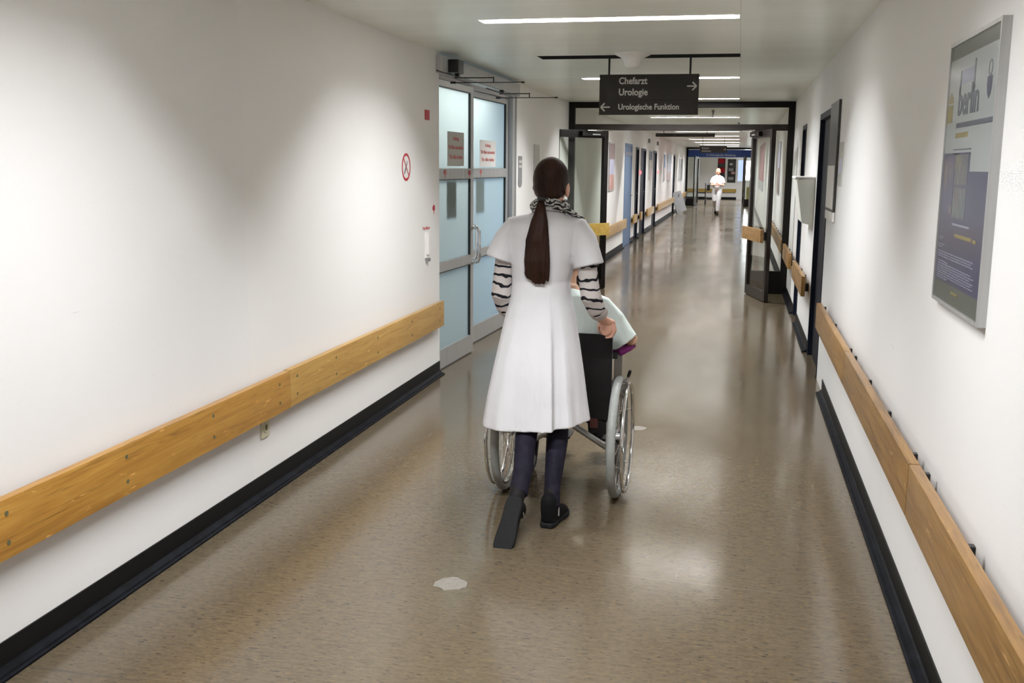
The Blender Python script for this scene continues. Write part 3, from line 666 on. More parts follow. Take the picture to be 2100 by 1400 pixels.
# ------------------------------------------------------------------ right wall doors and fittings
def plain_door(n, side, a, b, h, leafm, framem, handle=True, rec=.03):
    xw = XL if side == 'left' else XR; s = 1 if side == 'left' else -1
    e = empty('door_%d' % n, (xw, (a + b) / 2, 0), kind='structure')
    bm = bmesh.new(); f = .05
    def bx(p, q, *r, bev=0): box(bm, min(p, q), max(p, q), *r, bev=bev)
    bx(xw - s * .10, xw + s * .006, a, a + f, 0, h); bx(xw - s * .10, xw + s * .006, b - f, b, 0, h); bx(xw - s * .10, xw + s * .006, a + f, b - f, h - f, h)
    obj('door_frame', bm, framem, e)
    x0, x1 = xw - s * rec, xw - s * (rec + .04); lf = obj('door_leaf', B(min(x0, x1), max(x0, x1), a + f, b - f, .005, h - f), leafm, e)
    if handle:
        yh = b - .14 if side == 'left' else a + .14; bm = bmesh.new()
        tube(bm, [(x0, yh, 1.03), (x0 + s * .045, yh, 1.03), (x0 + s * .05, yh - .11, 1.03)], [.009], side=(0, 0, 1), n=10); box(bm, min(x0, x0 + s * .004), max(x0, x0 + s * .004), yh - .02, yh + .02, .9, 1.1); obj('door_handle', bm, 'greypl', lf, smooth=30)
    return e
plain_door(2, 'right', 8.27, 9.40, 2.09, 'navy', 'navyf', False); plain_door(3, 'right', 11.3, 11.95, 2.09, 'navy', 'navyf', False)
dB = plain_door(4, 'left', 20.9, 22.35, 2.10, 'blued', 'blued', rec=.005)
obj('transom_panel', B(XL + .0, XL + .007, 20.95, 22.3, 1.86, 1.93), 'ink', dB)
for n_, (a, b) in zip((5, 6, 7, 8), ((23.15, 23.9), (24.4, 25.75), (27.9, 29.15), (36.5, 37.6))): plain_door(n_, 'left', a, b, 2.06, 'navy', 'navyf')
e = empty('door_notice_board', (XR, 7.62, 1.28), label='dark glass notice board with white sheets beside the nearest navy door', cat='notice board')
xb = .650; obj('back_panel', B(xb, XR - .002, 7.55, 8.20, 1.335, 2.105, bev=.003), 'board', e); obj('paper_sheet', B(xb - .0015, xb, 7.60, 8.17, 1.350, 1.655), 'paperw', e); obj('paper_sheet', B(xb, XR - .004, 7.55, 8.19, 1.265, 1.330), 'paperw', e)
e = tag(obj('info_strip', B(XR - .006, XR - .0005, 7.22, 7.44, 1.52, 1.81, bev=.001), 'paperg'), 'narrow grey info strip on the wall beside the dark notice board', 'notice'); obj('printed_band', B(XR - .0068, XR - .006, 7.25, 7.41, 1.60, 1.70), 'pmid', e)
e = empty('wall_cabinet', (XR, 9.95, 1.1), label='pale grey wall-mounted dispenser between the navy doors', cat='dispenser')
bm = bmesh.new(); q = [(XR, 1.125), (XR - .10, 1.15), (XR - .155, 1.50), (XR - .165, 1.535), (XR, 1.545)]
a = [bm.verts.new((x, 9.62, z)) for x, z in q]; b = [bm.verts.new((x, 10.25, z)) for x, z in q]; bm.faces.new(a); bm.faces.new(b[::-1])
for i in range(5): bm.faces.new((a[i], a[(i + 1) % 5], b[(i + 1) % 5], b[i]))
bmesh.ops.bevel(bm, geom=list(bm.edges), offset=.006, segments=2, affect='EDGES'); obj('body', bm, 'dispenser', e, smooth=30); obj('lid', B(XR - .175, XR - .002, 9.61, 10.26, 1.545, 1.56, bev=.004), 'white', e)

# ------------------------------------------------------------------ the bronze glazed portal with two open leaves
def portal(n, Yp, xs, xe, xi0, xi1, ang, blue=False):
    e = empty('door_%d' % n, ((xs + xe) / 2, Yp, 0), kind='structure'); p = .085; d = .07
    bm = bmesh.new(); 
    box(bm, xs, xs + p, Yp, Yp + d, 0, ZC, bev=.003); box(bm, xe - p, xe, Yp, Yp + d, 0, ZC, bev=.003); box(bm, xs + p, xe - p, Yp, Yp + d, ZC - .075, ZC, bev=.003)
    obj('outer_frame', bm, 'bronze', e)
    obj('transom_bar', B(xs + p, xe - p, Yp - .015, Yp + d, 2.105, 2.185, bev=.004), 'bronze2', e)
    if not blue: obj('transom_glass', B(xs + p, xe - p, Yp + .03, Yp + .036, 2.185, ZC - .075), 'glass', e)
    for x in (xi0, xi1):
        s = -1 if x == xi0 else 1; bm = bmesh.new(); a, b = sorted((x, x + s * .055)); box(bm, a, b, Yp, Yp + d, 0, 2.105, bev=.003); obj('jamb', bm, 'bronze', e)
        a, b = (xs + p, xi0 - .055) if s < 0 else (xi1 + .055, xe - p)
        obj('side_kick_panel', B(a, b, Yp + .01, Yp + .05, 0, .30), 'bronze', e); obj('side_glass', B(a, b, Yp + .03, Yp + .036, .30, 2.105), 'glass', e)
    W = (xi1 - xi0) / 2
    for s, hx in ((-1, xi0), (1, xi1)):
        bm = bmesh.new(); st = .075
        # local: hinge at origin, leaf runs along +u
        def lb(u0, u1, z0, z1, t0=-.025, t1=.025, bev=.003): box(bm, u0, u1, t0, t1, z0, z1, bev=bev)
        lb(0, st, .01, 2.095); lb(W - st, W, .01, 2.095); lb(st, W - st, .01, .13); lb(st, W - st, 2.0, 2.095)
        A = ang[0] if s < 0 else ang[1]
        Tm = Matrix.Translation((hx, Yp - .02, 0)) @ Matrix.Rotation(A, 4, 'Z')
        bm.transform(Tm); lf = obj('door_leaf', bm, 'bronze2' if s > 0 else 'bronze', e)
        g = B(st, W - st, -.003, .003, .13, 2.0); g.transform(Tm); obj('glass_pane', g, 'glass', lf)
        if not blue:
            c = B(.10, .52, -.075 if s > 0 else .026, -.026 if s > 0 else .075, 2.02, 2.08, bev=.006); c.transform(Tm); obj('door_closer', c, 'bronze', lf)
            c = B(.20, .34, -.0775 if s > 0 else .075, -.075 if s > 0 else .0775, 2.035, 2.05); c.transform(Tm); obj('closer_plate', c, 'silver', lf)
            k = bmesh.new(); sg = -1 if s > 0 else 1
            tube(k, [(.16, sg * .06, 2.085), (.45, sg * .10, 2.09), (.06, sg * .16, 2.10)], [.008], n=8); k.transform(Tm); obj('closer_arm', k, 'chrome', lf, smooth=True)
            u0, u1 = (-.03, .52) 
            q = bmesh.new(); sd = -1 if s > 0 else 1
            a, b = sorted((sd * .06, sd * .10)); box(q, .02, W - .02, a, b, .73, .89, bev=.004)
            q.transform(Tm); gb = obj('guard_board', q, 'oakx' if s < 0 else 'oak3', lf)
            q = bmesh.new(); a, b = sorted((sd * .026, sd * .06)); box(q, .03, .07, a, b, .76, .86); box(q, W - .09, W - .05, a, b, .76, .86); q.transform(Tm); obj('board_bracket', q, 'black', lf)
    return e
GP = portal(9, 13.85, XL, XR, -1.73, .16, (math.radians(180 + 52), math.radians(-76)))
FP = portal(10, 45.5, XL, XR, -1.72, .18, (math.radians(180 + 82), math.radians(-86)), True)
e = empty('blue_ward_sign', (-.8, 45.45, 2.06), label='long blue ward sign across the top of the far doorway', cat='sign')
obj('panel', B(XL + .09, XR - .09, 45.40, 45.46, 2.06, 2.37), 'signblue', e); text('lettering', 'II. Chirurgische Abteilung', 'cam', (-1.40, 45.399, 2.12), .07, 'letter', e, 1.2, bold=.001)

# ------------------------------------------------------------------ things in the far part
def far_poster(side, a, b, z0, z1, mats, label, frame_m='alu'):
    xw = XL if side == 'left' else XR; s = 1 if side == 'left' else -1
    e = empty('wall_poster', (xw, (a + b) / 2, z0), label=label, cat='poster', group='posters in the far corridor')
    def bb(t0, t1, *r): return B(min(xw + s * t0, xw + s * t1), max(xw + s * t0, xw + s * t1), *r)
    obj('frame', bb(0, .02, a, b, z0, z1), frame_m, e); h = z1 - z0 - .04; z = z1 - .02
    for k, mt in enumerate(mats):
        obj('printed_field', bb(.02, .021, a + .02, b - .02, z - h / len(mats), z), mt, e); z -= h / len(mats)
far_poster('left', 18.25, 19.0, 1.2, 2.05, ('ptop', 'pmid', 'plow'), 'first framed poster on the left wall beyond the bronze frame')
far_poster('left', 26.6, 27.4, 1.33, 2.04, ('blued', 'paperw', 'plow'), 'bright framed poster between the dark doorways far left')
far_poster('left', 31.8, 32.5, 1.2, 2.02, ('blued', 'ptop'), 'narrow dark poster on the far left wall, first of a pair')
far_poster('left', 33.4, 35.2, 1.2, 2.03, ('ink', 'pmid', 'plow'), 'blue and rose poster on the far left wall, second of a pair')
far_poster('left', 40.0, 42.5, 1.1, 1.97, ('greyb',), 'plain grey board on the left wall next to the blue sign')
far_poster('right', 17.9, 18.6, 1.19, 2.07, ('pmid', 'ptop'), 'framed poster on the right wall beyond the bronze frame')
e = empty('red_banner', (XR, 30.5, .97), label='tall red banner on the right wall seen through the open leaf', cat='banner')
obj('banner', B(XR - .02, XR - .001, 29.5, 36.0, 1.25, 2.33), 'redb', e); obj('lower_band', B(XR - .02, XR - .001, 29.5, 36.0, .97, 1.25), 'greypl', e)
for y, l in ((24.15, 'small red call light between two dark doorways'), (29.5, 'small red call light past the third dark doorway')):
    bm = lathe(bmesh.new(), (XL, y, 1.50), [(.05, 0), (.05, .015), (.035, .04), (.01, .045)], 16, 'x'); tag(obj('call_light', bm, glow('lit red lamp %d' % y, (1, .18, .2, 1), 1.6), smooth=40), l, 'call light')
for y, l in ((26.2, 'small dark sensor high on the wall above the wide dark doorway'), (29.0, 'small dark sensor high on the wall above the third dark doorway')):
    tag(obj('wall_sensor', B(XL, XL + .05, y, y + .15, 2.22, 2.32, bev=.008), 'greypl'), l, 'sensor')
# leaning grey board on feet
e = empty('floor_stand_board', (-1.9, 37.5, 0), label='grey board stand leaning on the floor by the far left wall', cat='floor sign')
bm = B(-.19, .19, -.02, .02, .06, .80, bev=.005); Tm = Matrix.Translation((-1.92, 37.5, 0)) @ Matrix.Rotation(.35, 4, 'Z') @ Matrix.Rotation(-.2, 4, 'X') @ Matrix.Rotation(-.30, 4, 'Y'); bm.transform(Tm); obj('panel', bm, 'greyb', e)
for x in (-.13, .13):
    bm = bmesh.new(); tube(bm, [(x, 0, .1), (x, 0, -.0)], [.012], n=8, rnd=False); bm.transform(Matrix.Translation((-1.92, 37.5, .02)) @ Matrix.Rotation(.35, 4, 'Z')); obj('foot', bm, 'greypl', e)
    bm = bmesh.new(); tube(bm, [(x, .05, .7), (x, .32, .012)], [.012], n=8, rnd=False); bm.transform(Matrix.Translation((-1.92, 37.5, 0)) @ Matrix.Rotation(.35, 4, 'Z')); obj('back_strut', bm, 'greypl', e)
# end wall
def endpl(name, x0, x1, z0, z1, mat, label, cat, t=.02, parts=()):
    o = tag(obj(name, B(x0, x1, YE - t, YE - .001, z0, z1), mat), label, cat)
    for i, (nm, a, b, c, d, mt) in enumerate(parts): obj(nm, B(a, b, YE - t - .004, YE - t, c, d), mt, o)
endpl('black_poster', -1.10, -.72, .80, 2.10, 'signbk', 'black poster with two red fields on the far end wall', 'poster', parts=(('red_field', -1.07, -.76, 1.84, 2.07, 'redb'), ('red_field', -1.04, -.72, 1.35, 1.62, 'redb')))
endpl('photo_board', -.60, -.18, .86, 2.06, 'signbk', 'black photo board right of the red and black poster', 'poster', parts=(('photo', -.5, -.35, 1.75, 1.85, 'greyb'), ('photo', -.55, -.3, 1.45, 1.6, 'greypl'), ('photo', -.4, -.22, 1.3, 1.42, 'plow'), ('photo', -.55, -.28, 1.0, 1.15, 'greypl')))
endpl('wall_plaque', -1.78, -1.38, 1.40, 1.68, 'dispenser', 'pale plaque on the far end wall left of the walking person', 'plaque')
wn = empty('window_1', (.5, YE, 1.0), kind='structure'); obj('window_pane', B(.28, 1.2, YE - .01, YE, 1.0, 1.98), 'window', wn)
bm = bmesh.new(); box(bm, .22, .28, YE - .04, YE, .94, 2.04); box(bm, 1.2, 1.26, YE - .04, YE, .94, 2.04); box(bm, .28, 1.2, YE - .04, YE, .94, 1.0); box(bm, .28, 1.2, YE - .04, YE, 1.98, 2.04); obj('window_frame', bm, 'white', wn)
wn = empty('window_2', (.05, YE, 1.0), kind='structure'); obj('window_pane', B(-.06, .18, YE - .01, YE, .95, 2.0), 'window2', wn); obj('window_frame', B(-.09, -.06, YE - .03, YE, .9, 2.05), 'white', wn)
area('window_daylight', (.74, YE - .03, 1.49), .9, .96, 55, (.9, .96, 1), rot=(PI / 2, 0, 0))
tag(obj('yellow_bin', B(.34, .60, 46.6, 46.95, 0, .80, bev=.02), 'yellowp'), 'pale yellow tall bin behind the far right door leaf', 'bin')
# parked walker / wheelchair in the far hall, left
e = empty('parked_walker', (-1.62, 47.5, 0), label='dark folded walker parked on the left of the far hall', cat='walker')
bm = bmesh.new()
for x in (-1.85, -1.45):
    tube(bm, [(x, 47.2, .1), (x, 47.5, .85), (x, 47.3, .92)], [.018], n=8); tube(bm, [(x, 47.8, .1), (x, 47.5, .6)], [.018], n=8)
tube(bm, [(-1.85, 47.5, .5), (-1.45, 47.5, .5)], [.015], n=8); obj('frame', bm, 'black', e, smooth=True)
obj('seat', B(-1.84, -1.46, 47.3, 47.7, .48, .53, bev=.01), 'nylon', e)
for x in (-1.85, -1.45):
    for y in (47.2, 47.8): obj('wheel', lathe(bmesh.new(), (x - .015, y, .1), [(.1, 0), (.1, .03)], 16, 'x'), 'black', e)
e = empty('parked_equipment', (-1.05, 48.5, 0), label='low dark equipment trolley beside the walking person', cat='trolley')
obj('tray', B(-1.5, -.98, 48.3, 48.9, .22, .28, bev=.01), 'black', e); obj('post', B(-1.12, -1.08, 48.55, 48.6, .28, 1.02), 'black', e); obj('control_box', B(-1.18, -1.0, 48.48, 48.62, .85, 1.05, bev=.01), 'black', e)
for x in (-1.45, -1.03):
    for y in (48.35, 48.85): obj('wheel', lathe(bmesh.new(), (x - .012, y, .11), [(.11, 0), (.11, .025)], 16, 'x'), 'black', e)

e = empty('shoulder_bag', (-1.0, 37.02, .82), label='small black bag at the hip of the distant walking person', cat='bag')
obj('bag_body', B(-1.085, -.975, 36.93, 37.10, .83, 1.03, bev=.02), 'nylon', e, smooth=30)
obj('strap', tube(bmesh.new(), [(-1.07, 37.0, 1.02), (-1.03, 36.99, 1.10), (-.99, 37.0, 1.02)], [.010], n=8), 'nylon', e, smooth=True)

# ------------------------------------------------------------------ filler patches on the floor
def patch(cx, cy, rx, ry, label):
    bm = bmesh.new(); pts = []
    for k in range(22):
        a = 2 * PI * k / 22; f = 1 + R.uniform(-.13, .13); pts.append(bm.verts.new((cx + rx * f * math.cos(a), cy + ry * f * math.sin(a), .0012)))
    lo = [bm.verts.new((v.co.x, v.co.y, .0)) for v in pts]; bm.faces.new(pts); bm.faces.new(lo[::-1])
    for k in range(22): bm.faces.new((lo[k], lo[(k + 1) % 22], pts[(k + 1) % 22], pts[k]))
    tag(obj('floor_patch', bm, 'patch'), label, 'floor patch', 'filler patches')
patch(-1.042, 3.712, .070, .062, 'pale round filler patch on the floor in front, left of the stride')
patch(-.548, 6.36, .045, .055, 'small pale filler patch on the floor right of the wheelchair')

# ------------------------------------------------------------------ wheelchair
WX0, WX1, WY, WR = -1.098, -.535, 4.98, .305       # wheel planes, axle, radius
wc = empty('wheelchair', (-.816, WY, 0), label='silver wheelchair with black backrest pushed by the nurse', cat='wheelchair')
def wheel(xc, s):
    c = (xc, WY, WR)
    t = obj('rear_wheel', torus(bmesh.new(), c, WR - .016, .016, n=72, k=14, sx=1.35), 'tyre', wc, smooth=True)
    bm = bmesh.new(); n = 72; v = []
    for k in range(n):
        a = 2 * PI * k / n; cc, ss = math.cos(a), math.sin(a)
        v.append([bm.verts.new((xc + x, WY + r * cc, WR + r * ss)) for x, r in ((-.011, WR - .027), (.011, WR - .027), (.009, WR - .042), (-.009, WR - .042))])
    for k in range(n):
        for i in range(4): bm.faces.new((v[k][i], v[(k + 1) % n][i], v[(k + 1) % n][(i + 1) % 4], v[k][(i + 1) % 4]))
    obj('rim', bm, 'chrome', t, smooth=35)
    bm = bmesh.new()
    for k in range(24):
        a = 2 * PI * k / 24; b = a + (.35 if k % 2 else -.35)
        tube(bm, [(xc + (.02 if k % 2 else -.02), WY + .03 * math.cos(b), WR + .03 * math.sin(b)), (xc, WY + (WR - .04) * math.cos(a), WR + (WR - .04) * math.sin(a))], [.0014], n=5, rnd=False)
    obj('spokes', bm, 'chrome', t)
    obj('hub', lathe(bmesh.new(), c, [(.012, -.04), (.03, -.03), (.03, -.02), (.018, -.015), (.018, .015), (.03, .02), (.03, .03), (.012, .04)], 20, 'x'), 'silver', t, smooth=30)
    xr = xc + s * .048
    obj('push_rim', torus(bmesh.new(), (xr, WY, WR), WR - .035, .0095, n=72, k=8), 'chrome', t, smooth=True)
    bm = bmesh.new()
    for k in range(6):
        a = 2 * PI * (k + .3) / 6; tube(bm, [(xc, WY + (WR - .036) * math.cos(a), WR + (WR - .036) * math.sin(a)), (xr, WY + (WR - .036) * math.cos(a), WR + (WR - .036) * math.sin(a))], [.004], side=(0, 0, 1), n=6, rnd=False)
    obj('rim_tab', bm, 'chrome', t)
wheel(WX0, -1); wheel(WX1, 1)
FX0, FX1 = WX0 + .065, WX1 - .045; FX = (FX0, FX1)
bm = bmesh.new()
for x in FX:
    tube(bm, [(x, 4.815, .868), (x, 4.90, .868), (x, 4.945, .85), (x, 4.955, .80), (x, 4.965, .22)], [.0125], n=12)     # back cane with grip
    tube(bm, [(x, 4.96, .24), (x, 5.42, .24)], [.0125], n=10); tube(bm, [(x, 4.96, .49), (x, 5.40, .50), (x, 5.46, .46), (x, 5.50, .20), (x, 5.56, .14)], [.0125], n=10)
    tube(bm, [(x, 5.36, .50), (x, 5.36, .20)], [.0125], n=10)
tube(bm, [(FX0, WY, WR), (WX0, WY, WR)], [.009], side=(0, 0, 1), n=8); tube(bm, [(FX1, WY, WR), (WX1, WY, WR)], [.009], side=(0, 0, 1), n=8)
obj('frame', bm, 'silver', wc, smooth=True)
for s in (0, 1):
    bm = bmesh.new(); a, b = (FX0, FX1) if s else (FX1, FX0); yy = 5.10 + .02 * s
    tube(bm, [(a, yy, .20), (b, yy, .47)], [.0165], side=(0, 1, 0), n=12); obj('cross_brace', bm, 'silver', wc, smooth=True)
bm = bmesh.new()
for x in FX: tube(bm, [(x, 4.800, .868), (x, 4.90, .868)], [.017], n=12)
obj('hand_grip', bm, 'black', wc, smooth=True)
bm = bmesh.new(); nx, nz = 14, 16
def sling(u, v): x = FX0 - .012 + (FX1 - FX0 + .024) * u; return Vector((x, 4.952 + .035 * math.sin(PI * u) + (0 if v > .3 else 0), .395 + .43 * v - .006 * math.sin(PI * u) * v))
g = [[bm.verts.new(sling(i / nx, j / nz)) for i in range(nx + 1)] for j in range(nz + 1)]; g2 = [[bm.verts.new(sling(i / nx, j / nz) + Vector((0, -.016, 0))) for i in range(nx + 1)] for j in range(nz + 1)]
for j in range(nz):
    for i in range(nx): bm.faces.new((g[j][i], g[j][i + 1], g[j + 1][i + 1], g[j + 1][i])); bm.faces.new((g2[j][i], g2[j + 1][i], g2[j + 1][i + 1], g2[j][i + 1]))
for j in range(nz): bm.faces.new((g[j][0], g[j + 1][0], g2[j + 1][0], g2[j][0])); bm.faces.new((g[j][nx], g2[j][nx], g2[j + 1][nx], g[j + 1][nx]))
for i in range(nx): bm.faces.new((g[0][i], g2[0][i], g2[0][i + 1], g[0][i + 1])); bm.faces.new((g[nz][i], g[nz][i + 1], g2[nz][i + 1], g2[nz][i]))
obj('backrest', bm, 'nylon', wc, smooth=True)
obj('seat', B(FX0, FX1, 4.99, 5.40, .475, .515, bev=.012), 'nylon', wc, smooth=30)
hs = obj('hanging_pouch', B(-.672, -.590, 4.955, 4.985, .318, .40, bev=.006), 'nylon', wc, smooth=30); obj('pouch_patch', B(-.672, -.632, 4.951, 4.955, .350, .398), 'dkred', hs)
for x, s in ((FX0, -1), (FX1, 1)):
    bm = B(min(x, x + s * .004) + s * .018, max(x, x + s * .004) + s * .018, 4.985, 5.33, .51, .70, bev=.0018); obj('side_panel', bm, 'guard', wc)
    bm = B(x - .022 + s * .012, x + .022 + s * .012, 4.99, 5.30, .695, .722, bev=.01); obj('arm_pad', bm, 'black', wc, smooth=30)
    bm = bmesh.new(); tube(bm, [(x + s * .03, 5.27, .47), (x + s * .070, 5.21, .575)], [.006], n=8); bl = obj('brake_lever', bm, 'silver', wc, smooth=True)
    bm = bmesh.new(); tube(bm, [(x + s * .069, 5.212, .570), (x + s * .078, 5.19, .598)], [.009], n=8); obj('lever_tip', bm, 'black', bl, smooth=True)
    # front caster
    cx = x; bm = bmesh.new(); tube(bm, [(cx, 5.36, .22), (cx, 5.36, .17)], [.016], n=10)
    for q in (-1, 1): tube(bm, [(cx + q * .022, 5.36, .17), (cx + q * .022, 5.32, .085)], [.008], n=8)
    fk = obj('caster_fork', bm, 'black', wc, smooth=True)
    obj('caster_wheel', torus(bmesh.new(), (cx, 5.32, .085), .066, .018, n=32, k=8), 'tread', fk, smooth=True)
    obj('caster_hub', lathe(bmesh.new(), (cx, 5.32, .085), [(.052, -.01), (.052, .01)], 20, 'x'), 'silver', fk)
    bm = bmesh.new(); w_ = .17 if s > 0 else -.17; a, b = sorted((x, x - s * .17)); box(bm, a + .005, b, 5.53, 5.69, .125, .14, bev=.004); obj('footplate', bm, 'black', wc)
    
# ------------------------------------------------------------------ figures
def head_parts(c, yw=0, s=1.0, tilt=0):
    """skull, face, nose, ears, jaw - facing +y before yaw"""
    T = Matrix.Translation(Vector(c)) @ Matrix.Rotation(yw, 4, 'Z') @ Matrix.Rotation(tilt, 4, 'X') @ Matrix.Scale(s, 4)
    def f(bm):
        b = bmesh.new()
        ball(b, (0, -.012, .022), (.072, .088, .088)); ball(b, (0, .02, -.03), (.058, .066, .078)); ball(b, (0, .052, -.085), (.030, .030, .026))
        ball(b, (0, .088, -.018), (.011, .016, .022)); ball(b, (0, .096, -.030), (.014, .013, .010)); ball(b, (0, .078, .010), (.036, .012, .012))
        ball(b, (0, .079, -.056), (.022, .010, .006)); ball(b, (0, .077, -.065), (.019, .010, .006))
        for q in (-1, 1): ball(b, (q * .076, -.008, -.030), (.011, .020, .032)); ball(b, (q * .074, -.004, -.054), (.010, .010, .012)); ball(b, (q * .036, .066, -.030), (.02, .018, .02))
        b.transform(T); me = bpy.data.meshes.new('t'); b.to_mesh(me); b.free(); bm.from_mesh(me); bpy.data.meshes.remove(me)
    return f, T
def eyes(T, parent):
    for q in (-1, 1):
        b = ball(bmesh.new(), (q * .028, .066, -.006), (.010, .010, .007), 12); b.transform(T); o = obj('eye', b, 'white', parent, smooth=True)
        b = ball(bmesh.new(), (q * .028, .0745, -.006), (.0055, .0028, .0055), 10); b.transform(T); obj('iris', b, 'hair', o, smooth=True)
def hand(H, s, wrist):
    """fist closed round a grip that runs along y at H; s = +1 right, -1 left"""
    hx, hy, hz = H
    def f(bm):
        tube(bm, [wrist, (hx + s * .004, hy - .045, hz + .045), (hx + s * .006, hy - .008, hz + .040), (hx + s * .006, hy + .030, hz + .034)], [(.024, .020), (.030, .019), (.036, .017), (.034, .014)], n=14)
        ball(bm, (hx + s * .004, hy - .040, hz + .012), (.030, .017, .036), 14)
        for i in range(4):
            y = hy - .030 + i * .0215; l = (.92, 1.0, .97, .86)[i]
            tube(bm, [(hx + s * .012, y, hz + .038), (hx + s * .034 * l, y + .001, hz + .026), (hx + s * .042 * l, y + .002, hz - .001), (hx + s * .030 * l, y + .002, hz - .027), (hx + s * .006, y + .001, hz - .031)], [.0105, .0100, .0095, .0090, .0078], side=(0, 1, 0), n=10)
        tube(bm, [(hx - s * .016, hy - .040, hz + .036), (hx - s * .033, hy - .012, hz + .018), (hx - s * .034, hy + .012, hz - .006), (hx - s * .020, hy + .030, hz - .024)], [.013, .0115, .0105, .009], side=(0, 1, 0), n=10)
    return f
def shoe(T, parent):
    """ankle shoe, heel at origin, toe along +y, .262 long"""
    prof = [(-.004, .026, .0), (.02, .036, 0), (.06, .036, 0), (.11, .036, .002), (.16, .043, .006), (.20, .045, .006), (.235, .038, .003), (.258, .020, 0)]
    def out(e, z):
        L = [(-(w + e) + o, y) for y, w, o in prof]; Rr = [((w + e) + o, y) for y, w, o in prof]
        return [(x, y, z) for x, y in L] + [(0, .266 + e, z)] + [(x, y, z) for x, y in Rr[::-1]] + [(0, -.006 - e, z)]
    def sm(L):
        for _ in range(3):
            N = []
            for i in range(len(L)):
                a, b = Vector(L[i]), Vector(L[(i + 1) % len(L)]); N += [tuple(a * .75 + b * .25), tuple(a * .25 + b * .75)]
            L = N
        return L
    bm = bmesh.new(); lv = [[bm.verts.new(p) for p in sm(out(e, z))] for e, z in ((-.002, 0), (.002, .004), (.002, .020), (-.003, .024))]
    for a, b in zip(lv, lv[1:]):
        for i in range(len(a)): bm.faces.new((a[i], a[(i + 1) % len(a)], b[(i + 1) % len(a)], b[i]))
    bm.faces.new(lv[0][::-1]); bm.faces.new(lv[-1]); bm.transform(T)
    def up(bm):
        b = bmesh.new()
        tube(b, [(0, .035, .12), (0, .040, .075), (0, .048, .045)], [(.038, .046), (.039, .050), (.038, .052)], n=18)
        tube(b, [(0, .040, .045), (.001, .10, .052), (.004, .155, .042), (.005, .20, .036), (.004, .235, .030)], [(.036, .034), (.037, .040), (.041, .030), (.041, .023), (.030, .014)], n=18)
        tube(b, [(0, .02, .03), (.003, .13, .03), (.004, .225, .028)], [(.036, .014), (.040, .014), (.034, .011)], n=14)
        b.transform(T); me = bpy.data.meshes.new('t'); b.to_mesh(me); b.free(); bm.from_mesh(me); bpy.data.meshes.remove(me)
    u = union('shoe', [up], 'suede', parent, .005, 5); obj('sole', bm, 'sole', u, smooth=40)
    z = bmesh.new(); tube(z, [(.043, .052, .050), (.041, .060, .085), (.038, .062, .112)], [.003], side=(0, 1, 0), n=6); z.transform(T); obj('zip', z, 'silver', u, smooth=True)
    return u

# ---- nurse
nx = -.855
NH = (-.838, 4.715, 1.560)
nb = None
HR, HL = (-.585, 4.822, .868), (-1.030, 4.822, .868)
hp, HT = head_parts(NH, -.18)
def nurse_body(bm):
    tube(bm, [(-.838, 4.70, 1.52), (-.845, 4.675, 1.42)], [(.050, .054), (.055, .055)], n=16)
    tube(bm, [(-.835, 4.672, 1.41), (-.835, 4.67, 1.34), (-.855, 4.67, 1.22), (-.86, 4.675, 1.08), (-.86, 4.68, .94), (-.86, 4.68, .88)], [(.07, .05), (.145, .075), (.135, .085), (.115, .080), (.140, .095), (.12, .08)], n=22)
    # arms
    tube(bm, [(-.70, 4.67, 1.35), (-.662, 4.645, 1.20), (-.638, 4.635, 1.03), (-.616, 4.70, .965), (-.595, 4.760, .925)], [.042, .038, .034, .031, .024], n=14)
    tube(bm, [(-1.00, 4.67, 1.35), (-1.040, 4.645, 1.20), (-1.055, 4.635, 1.03), (-1.046, 4.70, .965), (-1.034, 4.760, .925)], [.042, .038, .034, .031, .024], n=14)
    # legs
    tube(bm, [(-.80, 4.68, .92), (-.790, 4.69, .70), (-.788, 4.70, .48), (-.782, 4.62, .34), (-.779, 4.485, .10), (-.778, 4.50, .055)], [.075, .060, .040, .042, .028, .028], n=14)
    tube(bm, [(-.92, 4.68, .92), (-.918, 4.69, .70), (-.920, 4.70, .50), (-.914, 4.56, .385), (-.902, 4.33, .20), (-.903, 4.30, .18)], [.075, .060, .040, .042, .030, .028], n=14)
nurse = union('person', [hp, nurse_body, hand(HR, 1, (-.597, 4.752, .928)), hand(HL, -1, (-1.034, 4.752, .928))], 'skin', None, .0036, 2)
tag(nurse, 'person in a white knee-length coat with long dark ponytail pushing the wheelchair', 'person')
eyes(HT, nurse)
